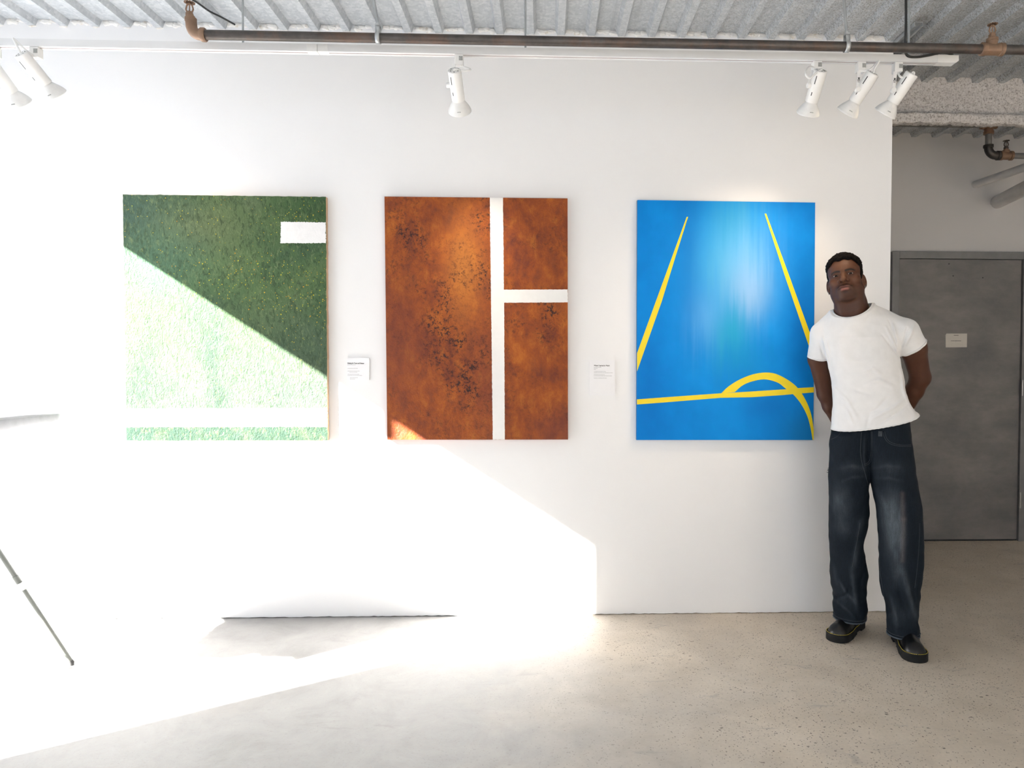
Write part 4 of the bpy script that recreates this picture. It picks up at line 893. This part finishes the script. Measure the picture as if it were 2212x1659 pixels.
legR = Stack([(1798, 890), (1796, 930), (1791, 961), (1790, 1035), (1790, 1136), (1792, 1204), (1796, 1258), (1800, 1290), (1797, 1304), (1800, 1336), (1800, 1360)],
             [(1892, 890), (1886, 960), (1882, 1010), (1879, 1060), (1878, 1089), (1878, 1112), (1874, 1143), (1867, 1170), (1866, 1184), (1872, 1214), (1875, 1244), (1873, 1271), (1873, 1312), (1870, 1340), (1870, 1360)],
             [(890, .03), (1040, .03), (1200, .07), (1340, .105)], [(890, .105), (960, .112), (1040, .100), (1120, .092), (1200, .085), (1280, .088), (1345, .092)], 2.25)
legL = Stack([(1862, 890), (1870, 960), (1878, 1020), (1883, 1058), (1889, 1085), (1894, 1116), (1897, 1170), (1898, 1221), (1904, 1276), (1911, 1298), (1915, 1339), (1916, 1372), (1916, 1395)],
             [(1965, 890), (1968, 934), (1974, 985), (1980, 1028), (1989, 1075), (1994, 1105), (1997, 1187), (1994, 1240), (1990, 1271), (1984, 1320), (1983, 1344), (1987, 1378), (1988, 1395)],
             [(890, .03), (1040, .02), (1200, .02), (1380, .045)], [(890, .105), (960, .112), (1040, .102), (1120, .096), (1200, .090), (1300, .090), (1380, .094)], 2.25)
JEAN_F = [([(1948, 1222), (1958, 1262), (1972, 1305), (1981, 1342)], .011, .012), ([(1935, 1245), (1946, 1290), (1962, 1338)], -.007, .010), ([(1978, 1235), (1972, 1280), (1980, 1318)], -.008, .009), ([(1925, 1290), (1934, 1330), (1938, 1368)], .006, .012), ([(1906, 1268), (1920, 1310), (1922, 1350)], -.004, .009),
          ([(1852, 1175), (1846, 1215), (1840, 1250)], .007, .012), ([(1840, 1235), (1845, 1285), (1852, 1330)], .008, .010), ([(1838, 1278), (1822, 1296), (1803, 1303)], -.008, .008), ([(1812, 1262), (1825, 1285), (1846, 1310)], .007, .009), ([(1806, 1310), (1828, 1325), (1845, 1345)], .006, .008), ([(1868, 1225), (1858, 1270), (1860, 1315)], -.007, .010), ([(1800, 1230), (1808, 1275)], .005, .010),
          ([(1866, 1012), (1840, 1006), (1812, 1012)], .0035, .008), ([(1868, 1030), (1842, 1030), (1815, 1042)], .0035, .008), ([(1888, 1012), (1915, 1004), (1945, 1008)], .0035, .008), ([(1892, 1032), (1920, 1030), (1950, 1038)], .0035, .008), ([(1880, 1040), (1872, 1075), (1858, 1120)], -.006, .010), ([(1862, 1120), (1852, 1165)], .006, .012), ([(1895, 1060), (1915, 1095), (1925, 1130)], .004, .014),
          ([(1940, 1085), (1950, 1150), (1948, 1215)], .006, .013), ([(1868, 940), (1866, 985), (1872, 1035)], .004, .005), ([(1883, 938), (1884, 980), (1880, 1018)], -.003, .004)]
hR_, hL_ = Lp(1838, 1347, .02)[2], Lp(1950, 1381, -.045)[2]
def jeans(P):
    a = np.maximum(legR(P), hR_+.012*np.clip((P[:, 1]-.10)/.09, -1, 1)*.0-P[:, 2]); b = np.maximum(legL(P), hL_-P[:, 2]); d = smin(a, b, .012)
    d = smax(d, P[:, 2]-1.06, .004)
    hh = P@HE[0]-HE[1]; d = np.maximum(d, trunk(P, -.009)-1.6*np.maximum(0, -hh-.004))
    amp = 1+1.2*sstep(-P[:, 2], -.40, -.12)
    return d-folds(P, JEAN_F)*.9-((vnoise(P*np.array([1, 1, .7]), 15, 2)-.5)*.006+(vnoise(P, 34, 3)-.5)*.0035)*amp
# ---- body: one continuous skin from head to ankles
def hand(P, w, palm_to, fdirs, side):
    """palm, four bent fingers and a thumb"""
    c = w+(palm_to-w)*.55; d = smin(cap(P, w, palm_to, .026, .030), cap(P, w+side*.018, palm_to+side*.022, .016, .016), .012); d = smin(d, cap(P, w-side*.012, palm_to-side*.022, .016, .015), .012)
    for k, (L_, off) in enumerate(((.072, -.029), (.080, -.010), (.074, .010), (.060, .029))):
        b0 = palm_to+side*off; b1 = b0+fdirs[0]*L_*.5; b2 = b1+fdirs[1]*L_*.34; b3 = b2+fdirs[2]*L_*.28
        f_ = np.minimum(np.minimum(cap(P, b0, b1, .0098, .0090), cap(P, b1, b2, .0090, .0082)), cap(P, b2, b3, .0082, .0070)); d = smin(d, f_, .004)
    t0 = w+(palm_to-w)*.25-side*.024; t1 = t0+nrm_(palm_to-w)*.030-side*.020; t2 = t1+nrm_(palm_to-w)*.030-side*.004
    return smin(d, np.minimum(cap(P, t0, t1, .0135, .0110), cap(P, t1, t2, .0110, .0088)), .008)
pR = WR+np.array([.085, .020, -.030]); pL = WL+np.array([-.085, .045, -.020])
dz_ = np.array([0, 0, -1.])
def body(P):
    q = toH(P); d = smin(head(q), ear(q), .004); d = smin(d, neck(P), .016)
    ar = arms(P); ar = smin(ar, hand(P, WR, pR, [nrm_(np.array([.8, .1, -.5])), nrm_(np.array([.6, .3, -.7])), nrm_(np.array([.2, .3, -.9]))], np.array([.2, .1, .97])), .012)
    ar = smin(ar, hand(P, WL, pL, [nrm_(np.array([-.8, .1, -.5])), nrm_(np.array([-.6, -.1, -.8])), nrm_(np.array([-.1, -.2, -.95]))], np.array([-.2, .1, .97])), .012)
    h = P@HE[0]-HE[1]
    tr = smax(trunk(P, -.016), .035-h, .01); lg = np.maximum(smin(legR(P, -.026), legL(P, -.026), .01), np.maximum(np.maximum(P[:, 2]-1.05, .10-P[:, 2]), trunk(P, -.03)-1.6*np.maximum(0, -h)))
    d = smin(d, tr, .012); d = smin(d, ar, .008); return smin(d, lg, .01)
man = empty('person', MAN, -TH, 'person in white t-shirt and dark baggy jeans beside the blue painting, hands behind back', 'person')
def skin_mat():
    t = NT('dark_brown_skin', .50, spec=.28); a = t.n('ShaderNodeVertexColor', layer_name='Tone').outputs[0]; v = t.obj(); f = t.noise(v, 70, 4)
    t.col(t.mix(1., a, t.ramp(f, [(.3, (.90, .90, .90)), (.7, (1., 1., 1.))]), 'MULTIPLY')); t.bump(t.noise(v, 900, 2), .10, .0006); t.b.inputs['Subsurface Weight'].default_value = .06; t.b.inputs['Subsurface Radius'].default_value = (.008, .003, .0015); t.b.inputs['Subsurface Scale'].default_value = .5
    return t.m
SK = np.array([.076, .029, .0150])  # base tone darkened to paint in the shade on the arms
def skin_cols(P):
    c = np.tile(SK, (len(P), 1)); q = toH(P); x, y, z = np.abs(q[:, 0]), q[:, 1], q[:, 2]; hd = np.linalg.norm(q, axis=1) < .16
    def bl(col, a): 
        nonlocal c; a = (a*hd)[:, None]; c = c*(1-a)+np.array(col)*a
    g = lambda cx, cy_, cz, sx, sz, s=1: np.exp(-((x-cx)/sx)**2-((z-cz)/sz)**2)*(y > cy_)
    bl((.165, .070, .037), .7*np.exp(-((x/.045)**2+((z-.045)/.03)**2))*(y > .05))               # forehead, highlight painted in
    bl((.19, .080, .040), .75*np.exp(-((x/.013)**2+((z+.020)/.026)**2))*(y > .08))                 # nose, warm highlight put into the tone
    bl((.165, .062, .030), .65*g(.045, .02, -.028, .02, .016))                                   # cheeks, painted warm highlight
    br = sstep(-z, .052, .075)*(y > -.01); bl((.075, .038, .027), .55*br)                        # close shaved beard
    brow = np.exp(-((z-(.0132+.004*np.sin(np.clip((x-.012)/.038, 0, 1)*3.0)-.15*np.clip(x-.038, 0, 1)))/.0042)**4)*sstep(x, .007, .013)*(1-sstep(x, .046, .054))*(y > .045); bl((.006, .004, .003), .97*brow)
    mz = -.0510+.9*np.maximum(0, x-.008)*-.42; mus = np.exp(-((z-mz)/.0030)**4)*(x < .033)*sstep(x, .001, .005)*(y > .06); bl((.020, .012, .009), .75*mus)
    lu = np.clip(1-np.abs((z+.0597)/.0055)**3, 0, 1)*(x < .024)*(y > .078)*(1-sstep(x, .016, .025)); bl((.125, .048, .038), .85*lu)
    ll = np.clip(1-np.abs((z+.0718)/.0066)**3, 0, 1)*(x < .022)*(y > .080)*(1-sstep(x, .012, .022)); bl((.30, .115, .095), .85*ll)
    bl((.05, .022, .016), .8*np.exp(-((z+.0651)/.0016)**2)*(x < .027)*(y > .075))
    bl((.030, .016, .012), .6*np.exp(-((x/.010)**2+((z+.0840)/.005)**2))*(y > .07))            # soul patch
    bl((.020, .010, .008), .9*np.exp(-(((x-.0085)/.0052)**2+((z+.0402)/.0044)**2))*(y > .085))  # nostrils
    ed = np.exp(-((np.sqrt(((x-.0315)/.0150)**2+((z+.0012)/.0042)**2)-1)/.20)**2)*(y > .06)*(1-sstep(np.abs(x-.0315), .011, .015)); bl((.016, .009, .007), .75*ed*sstep(z, -.0045, .0015))
    return c
M_skin = skin_mat()
PB, QB = nets(body, (-.40, -.20, .09), (.36, .36, 1.83), .0040)
ph, qh = nets(lambda P: np.maximum(smin(smin(head(toH(P)), ear(toH(P)), .004), neck(P), .016), NB[2]-.045-P[:, 2]), (HC[0]-.13, HC[1]-.15, NB[2]-.05), (HC[0]+.13, HC[1]+.15, HC[2]+.15), .0016)
keep = (PB[QB][:, :, 2].mean(1) < NB[2]-.018) | (np.linalg.norm((PB[QB].mean(1)-NB)[:, :2], axis=1) > .125)      # the finely meshed head and neck take over inside the collar
QB = QB[keep]; us = np.unique(QB); mp = np.full(len(PB), -1); mp[us] = np.arange(len(us)); PB, QB = PB[us], mp[QB]
PB, QB = np.r_[PB, ph], np.r_[QB, qh+len(PB)]
fastmesh('body', PB, QB, [M_skin], man, skin_cols(PB))
# ---- eyes
t = NT('eye', .12, spec=.6); v = t.obj(); dd = t.n('ShaderNodeVectorMath', operation='LENGTH')
M_scl = plain('eye_white', (.42, .385, .36), .35, 0, .03, 200); M_iris = plain('dark_iris', (.010, .006, .005), .45, 0, .2, 800, .15)
for sg in (-1, 1):
    c = fromH((sg*.0315, .0670, -.0005)); g = nrm_(MC-c); g = nrm_(g+HF*.25); b = MB(); prof = [(-.0149*math.cos(a), .0149*math.sin(a)) for a in np.linspace(.02, math.pi-.02, 26)]
    b.lathe(prof, Vector(c), Vector(g), 28); o = b.build('eye', M_scl, man, mats=[M_scl, M_iris], smooth=80)
    cen = np.array([p.center for p in o.data.polygons]); an = np.degrees(np.arccos(np.clip(((cen-c)/np.linalg.norm(cen-c, axis=1, keepdims=True))@g, -1, 1)))
    for p, a in zip(o.data.polygons, an): p.material_index = 1 if a < 28 else 0
# ---- hair: short, tight curls, faded at the sides
def hair(P):
    q = toH(P); x, y, z = np.abs(q[:, 0]), q[:, 1], q[:, 2]
    top = z-(.069-.9*np.maximum(0, x-.040)+.0035*np.sin(q[:, 0]*160)) ; side = np.minimum(.034+.25*np.minimum(z, 0.)-y, z+.022+.9*np.maximum(0, -.005-y)); m = np.maximum(np.minimum(top, .07-np.maximum(0, y-.02)*.0), side)
    th_ = sstep(m, -.002, .010)*(.0035+.0105*sstep(z, .035, .085)); cur = (vnoise(q, 190, 1)-.5)*.0055+(vnoise(q, 95, 2)-.5)*.0055
    d = smin(cranium(q), ell(q, (0, .018, -.050), (.0635, .064, .062)), .03)
    return d-th_-cur*sstep(m, 0., .008)*(.35+.65*sstep(z, .03, .08))+.004*(1-sstep(m, -.004, .001))+.05*(1-sstep(m, -.018, -.006))
ph, qh = nets(hair, (HC[0]-.13, HC[1]-.15, HC[2]-.12), (HC[0]+.13, HC[1]+.15, HC[2]+.16), .0021)
M_hair = plain('black_hair', (.007, .0055, .005), .9, 0, .4, 300, .08)
fastmesh('hair', ph, qh, [M_hair], man)
M_gold = plain('gold', (.62, .40, .12), .25, 1.0, .05); M_silver = plain('silver', (.62, .61, .58), .2, 1.0, .05)
for sg in (-1, 1):                                   # small hoop earrings
    c = fromH((sg*.0795, .002, -.0535)); a, b_ = HF*.0058, HZ*.0058+HX*sg*.0014
    tag(MB().tube([c+a*math.cos(t_)+b_*math.sin(t_) for t_ in np.linspace(0, 2*math.pi, 22)[:-1]], .0014, 8, closed=True).build('earring', M_silver, man, smooth=60), 'small silver hoop')
def march(fn, px, py, t0=2.9, t1=4.1, n=90):
    """first hit of the camera ray through a picture point on a solid"""
    r = nrm_(MR@ray(px, py)); t = t0
    for _ in range(n):
        d = float(fn((MC+r*t)[None])[0])
        if d < .0006: return MC+r*t
        t += max(d*.6, .0007)
        if t > t1: return None
    return MC+r*t
def ribbon(fn, pts, r, lift=0., k=4, n=6):
    out = []
    for x, y in spline(pts, k):
        p = march(fn, x, y)
        if p is not None: out.append(p+nrm_(MC-p)*lift)
    return out
pts = []
for a in np.linspace(0, 2*math.pi, 60)[:-1]:         # thin gold chain on the neck
    dv = np.array([math.cos(a)*1., math.sin(a)*1., 0]); o_ = NB+np.array([.002, .004, .022+.045*math.sin(a)+.035*math.cos(a)]); lo_, hi_ = .03, .14
    for _ in range(18):
        mi_ = (lo_+hi_)/2
        if neck((o_+dv*mi_)[None])[0] < 0: lo_ = mi_
        else: hi_ = mi_
    pts.append(o_+dv*(lo_+.0012))
MB().tube(pts, .0013, 6, closed=True).build('necklace', M_gold, man, smooth=60)
c = WL+(EL-WL)*.22; ax_ = nrm_(EL-WL); a = nrm_(np.cross(ax_, [0, 1, 0])); b_ = np.cross(ax_, a)
MB().tube([c+(a*math.cos(t_)+b_*math.sin(t_))*.0335 for t_ in np.linspace(0, 2*math.pi, 28)[:-1]], .0032, 8, closed=True).build('bracelet', M_silver, man, smooth=60)
# ---- t-shirt
def cotton():
    t = NT('white_cotton_jersey', .85, spec=.2); v = t.obj(); f = t.noise(v, 26, 4); t.col(t.ramp(f, [(.3, (.74, .735, .73)), (.7, (.78, .775, .77))])); t.bump(t.noise(v, 700, 2), .15, .0006); t.b.inputs['Sheen Weight'].default_value = .08; return t.m
M_cot = cotton()
ps, qs = nets(shirt, (-.40, -.18, .92), (.36, .30, 1.60), .0026)
ts = fastmesh('t_shirt', ps, qs, [M_cot], man)
def rim(fn, o_, ex_, ey_, rmax, n=90):
    """closed outline of a solid in the plane through o_"""
    out = []
    for a in np.linspace(0, 2*math.pi, n)[:-1]:
        dv = ex_*math.cos(a)+ey_*math.sin(a); T_ = np.linspace(0, rmax, 140); dd_ = fn(o_+T_[:, None]*dv); k = np.nonzero(dd_ < 0)[0]
        if len(k): out.append(o_+dv*T_[k[-1]])
    return out
ho = Lp(1890, 915, .03); ho = ho-HE[0]*(ho@HE[0]-HE[1]-.002); e1 = nrm_(np.cross(HE[0], [0, 1, 0])); e2 = np.cross(HE[0], e1)
def sub(o, par): o.parent = par; return o
sub(MB().tube([p+np.array([0, 0, .0006*math.sin(i*2.1)]) for i, p in enumerate(rim(shirt_solid, ho, e1, e2, .22, 120))], .0034, 8, closed=True).build('rolled_hem', M_cot, smooth=60), ts)
for S_, n_, nm, rm in ((SRh, n1, 'rolled_cuff', .062), (SLh, n2, 'rolled_cuff', .075)):
    e1 = nrm_(np.cross(n_, [0, 1, 0])); e2 = np.cross(n_, e1); o_ = S_-n_*.0065
    sub(MB().tube(rim(lambda P: (cap(P, SR, SRh+n1*.03, .0655, .0470) if S_ is SRh else cap(P, SL, SLh+n2*.03, .0690, .0605))-.0005, o_, e1, e2, rm, 60), .0030, 8, closed=True).build(nm, M_cot, smooth=60), ts)
pts = []
for a in np.linspace(0, 2*math.pi, 80)[:-1]:
    u_, v_ = cc_[0]+.0858*math.cos(a), cc_[1]+.010+.0972*math.sin(a); pts.append(np.array([u_, v_, float(COz(u_, v_))-.0020]))
sub(MB().tube(pts, .0036, 8, closed=True).build('collar_band', M_cot, smooth=60), ts)
# ---- jeans
def denim():
    t = NT('dark_washed_denim', .85, spec=.15); a = t.n('ShaderNodeVertexColor', layer_name='Tone').outputs[0]; v = t.obj()
    tw = t.noise(t.scale(v, (900, 900, 260), (0, R(28), 0)), 1., 2); sl_ = t.noise(t.scale(v, (240, 240, 22)), 1., 4, .7)
    f = t.ramp(t.math('ADD', t.math('MULTIPLY', tw, .5), t.math('MULTIPLY', sl_, .5)), [(.34, (.62, .62, .62)), (.66, (1.35, 1.35, 1.35))]); t.col(t.mix(1., a, f, 'MULTIPLY')); t.bump(tw, .2, .0008); return t.m
pj_, qj_ = nets(jeans, (-.30, -.20, .04), (.30, .24, 1.07), .0034)
def denim_cols(P):
    base = np.tile(np.array([.0080, .0124, .0185]), (len(P), 1)); f = folds(P, JEAN_F)
    wear = np.clip(f/.008, 0, 1)*.30                                             # raised creases rubbed pale
    for (px, py), su, sw, a in (((1926, 1105), .036, .085, .80), ((1934, 1165), .032, .085, .75), ((1940, 1235), .022, .05, .35), ((1815, 1085), .036, .075, .42), ((1820, 1140), .040, .05, .20), ((1925, 1010), .05, .03, .18), ((1840, 1010), .05, .03, .16), ((1955, 1330), .05, .04, .12), ((1822, 1300), .04, .04, .15)):
        c = Lp(px, py, -.06); wear = wear+a*np.exp(-((P[:, 0]-c[0])/su)**2-((P[:, 2]-c[2])/sw)**2)*(P[:, 1] < .03)
    wear = np.clip(wear*.72*(.6+.8*vnoise(P*np.array([1, 1, .35]), 60, 5)), 0, 1); base = base*(1-wear[:, None])+np.array([.115, .138, .160])*wear[:, None]
    for (pts, wd) in (([(1949, 1065), (1951, 1120), (1949, 1210)], .010),):        # rust tinted crease on the left thigh
        for (xa, ya), (xb, yb) in zip(pts, pts[1:]):
            A, B = Lp(xa, ya, -.06)[[0, 2]], Lp(xb, yb, -.06)[[0, 2]]; X = P[:, [0, 2]]; ab = B-A; t_ = np.clip((X-A)@ab/(ab@ab), 0, 1); d_ = np.linalg.norm(X-A-t_[:, None]*ab, axis=1); w_ = (.34*np.exp(-(d_/wd)**2)*(P[:, 1] < .03))[:, None]; base = base*(1-w_)+np.array([.135, .115, .115])*w_
    return base
M_den = denim(); jn = fastmesh('jeans', pj_, qj_, [M_den], man, denim_cols(pj_))
M_thr = plain('grey_stitching', (.034, .042, .050), .8, 0, .25, 600)
def stitch(nm, pts, r=.0009, lift=.0002):
    p = ribbon(jeans, pts, r, lift)
    if len(p) > 2: sub(MB().tube(p, r, 6).build(nm, M_thr, smooth=60), jn)
stitch('fly_seam', [(1861, 934), (1859, 960), (1859, 980), (1862, 1000), (1868, 1020)]); stitch('fly_stitching', [(1882, 932), (1882, 960), (1881, 985), (1876, 998), (1867, 1003)]); stitch('fly_stitching', [(1884, 932), (1884.5, 960), (1883.5, 987), (1878, 1001), (1868, 1006)])
stitch('pocket_seam', [(1911, 932), (1914, 944), (1922, 954), (1938, 960), (1955, 961.5), (1968, 961)]); stitch('pocket_seam', [(1908, 934), (1911, 946), (1920, 957), (1937, 963), (1955, 964), (1968, 964)]); stitch('pocket_seam', [(1817, 930), (1813, 938), (1805, 945), (1795, 949)])
stitch('inseam', [(1868, 1020), (1872, 1035), (1877, 1052)]); stitch('inner_seam', [(1899, 1200), (1902, 1240), (1907, 1275), (1911, 1300)]); stitch('side_seam', [(1987, 1130), (1985, 1180), (1981, 1230), (1976, 1270)]); stitch('inner_seam', [(1858, 1130), (1851, 1170), (1845, 1200), (1841, 1225)])
b = MB(); A = march(jeans, 1897, 933); Bq = march(jeans, 1906, 938)
if A is not None: sub(MB().box(np.minimum(A, Bq)-np.array([0, .004, .010]), np.maximum(A, Bq)+np.array([0, .001, .004]), .001).build('belt_loop', plain('belt_loop_denim', (.03, .038, .047), .85, 0, .3, 300), smooth=40), jn)
    # hems: a turned edge with its stitch line on each leg
for fn, hz, nm in ((legR, hR_, 'hem'), (legL, hL_, 'hem')):
    zc = hz+.002; g = np.array([float(np.interp(zc, fn.zl, fn.ul)+np.interp(zc, fn.zr, fn.ur))/2, float(np.interp(zc, fn.vz, fn.vv)), 0])
    for dz2, r_, n_, m_, gr in ((.0030, .0036, 'hem_edge', plain('worn_hem_denim', (.055, .070, .085), .85, 0, .3, 400), .0), (.0165, .0011, 'hem_stitching', M_thr, .0008)):
        o_ = g+np.array([0, 0, hz+dz2]); rr2 = rim(lambda P: jeans(np.c_[P[:, :2], np.full(len(P), hz+max(dz2, .006))]), o_, np.array([1., 0, 0]), np.array([0, 1., 0]), .16, 100)
        # keep only this leg's outline
        sub(MB().tube([p+nrm_(p-o_)*gr for p in rr2], r_, 6, closed=True).build(n_, m_, smooth=60), jn)
# frayed tear at the side pocket
b = MB(); T0 = Lp(1791, 1017, .0)
for k in range(16):
    a_ = random.uniform(0, 6.28); L_ = random.uniform(.008, .018); p0 = T0+np.array([random.uniform(-.004, .004), -.004, random.uniform(-.008, .008)]); b.tube([p0, p0+np.array([-.6*abs(math.cos(a_)), -.2, math.sin(a_)])*L_*.6, p0+np.array([-.8*abs(math.cos(a_)), -.3, 1.3*math.sin(a_)])*L_], .0007, 5)
sub(b.build('frayed_threads', M_thr), jn)
# ---- boots
M_leather = (lambda t: (t.col(t.ramp(t.noise(t.obj(), 30, 4), [(.3, (.006, .006, .0065)), (.7, (.008, .008, .0085))])), t.bump(t.noise(t.obj(), 260, 3), .08, .001)) and t.m)(NT('black_polished_leather', .30, spec=.38))
M_sole = plain('black_rubber_sole', (.011, .011, .011), .65, 0, .2, 40, .2); M_ystitch = plain('yellow_welt_stitching', (.55, .43, .06), .6, 0, .1)
def boot(toe, heel, label):
    toe, heel = np.array(toe), np.array(heel); fx = toe-heel; LN = np.linalg.norm(fx); fx /= LN; sx_ = np.array([-fx[1], fx[0]])
    def fr(P): q = P[:, :2]-heel; return np.c_[q@fx, q@sx_, P[:, 2]]
    def to3(a, s_, z): p = heel+fx*a+sx_*s_; return np.array([p[0], p[1], z])
    hw = lambda a: np.interp(a/LN, [0, .04, .12, .3, .5, .68, .82, .92, .97, 1.], [.010, .026, .036, .039, .040, .0495, .0515, .043, .030, .010])
    ts_ = np.linspace(0, 1, 60); ts_ = .5-.5*np.cos(np.pi*ts_)
    oc = [np.array([t_*LN, hw(t_*LN)]) for t_ in ts_]+[np.array([t_*LN, -hw(t_*LN)]) for t_ in ts_[::-1][1:-1]]
    oc = np.array(oc)
    def outl(a, s_, ins=0.):                        # 2-D distance to the sole outline (approx.)
        c = np.clip(a, .042, LN-.052); r = np.interp(c/LN, [0, .14, .3, .5, .68, .84, 1.], [.036, .037, .039, .041, .0505, .0515, .0515]); return np.hypot(a-c, s_)-r+ins
    def upper(P):
        q = fr(P); a, s_, z = q.T; tz = np.interp(a/LN, [0, .1, .3, .42, .55, .70, .85, 1.], [.125, .130, .130, .118, .100, .088, .080, .066]); d2 = outl(a, s_, .005)
        zz_ = np.clip((z-.030)/(tz-.030), 0, 1); d2 = d2+.030*zz_**2.6+.006*zz_
        d = smax(d2, z-tz, .022); return smax(d, .026-z, .003)
    def solef(P): q = fr(P); d = np.maximum(outl(q[:, 0], q[:, 1], -.003+.0016*(np.sin(q[:, 2]*1900)*.25)), np.abs(q[:, 2]-.0195)-.0185); return smax(d, -(np.maximum(np.abs(q[:, 0]-LN*.36)-.028, q[:, 2]-.010)), .004)
    c = (toe+heel)/2; ext = LN/2+.03
    p_, q_ = nets(upper, (c[0]-ext, c[1]-ext, .01), (c[0]+ext, c[1]+ext, .15), .0026); bt = fastmesh('boot', p_, q_, [M_leather], man); bt['label'] = label
    p_, q_ = nets(solef, (c[0]-ext, c[1]-ext, -.008), (c[0]+ext, c[1]+ext, .05), .0024); sub(fastmesh('sole', p_, q_, [M_sole]), bt)
    ol = []
    for t_ in np.linspace(0, 2*math.pi, 140)[:-1]:
        a0, s0 = LN*.5, 0.; lo_, hi_ = 0., .25
        for _ in range(22):
            m_ = (lo_+hi_)/2
            if outl(np.array([a0+m_*math.cos(t_)]), np.array([s0+m_*math.sin(t_)]), -.0005)[0] < 0: lo_ = m_
            else: hi_ = m_
        ol.append((a0+lo_*math.cos(t_), lo_*math.sin(t_)))
    b = MB(); m = len(ol); P3 = [to3(a, s_, .0388) for a, s_ in ol]; 
    d = np.r_[0, np.cumsum([np.linalg.norm(P3[(i+1) % m]-P3[i]) for i in range(m)])]; PP3 = np.array(P3+[P3[0]]); s_ = 0
    while s_ < d[-1]-.004:                           # dashes of the welt stitch
        A, B = [np.array([np.interp(x_, d, PP3[:, k]) for k in range(3)]) for x_ in (s_, s_+.0048)]; b.tube([A, B], .0011, 5); s_ += .0068
    so_ = sub(b.build('welt_stitching', M_ystitch), bt); so_['kind'] = 'stuff'
    b = MB()
    for k in range(3):                               # crossed laces over the tongue
        a = LN*(.46+.055*k); 
        for sg in (-1, 1): b.tube(spline([to3(a, sg*.020, np.interp(a/LN, [.42, .55, .70], [.116, .101, .090])-.006), to3(a+.008, 0, np.interp(a/LN, [.42, .55, .70], [.121, .106, .095])), to3(a+.016, -sg*.020, np.interp((a+.016)/LN, [.42, .55, .70], [.116, .101, .090])-.006)], 5), .0022, 6)
    a = LN*.46
    for sg, dx_ in ((-1, .02), (1, .03)): b.tube(spline([to3(a, 0, .118), to3(a+.012, sg*.018, .112), to3(a+.02, sg*.036, .085), to3(a+dx_, sg*.046, .05)], 5), .0018, 6)
    sub(b.build('laces', plain('black_laces', (.012, .012, .012), .8), smooth=60), bt)
boot((-.158, -.055), (-.050, .240), 'black leather boot pointing outward on his right foot')
boot((.190, -.160), (.118, .146), 'black leather boot on his forward left foot')
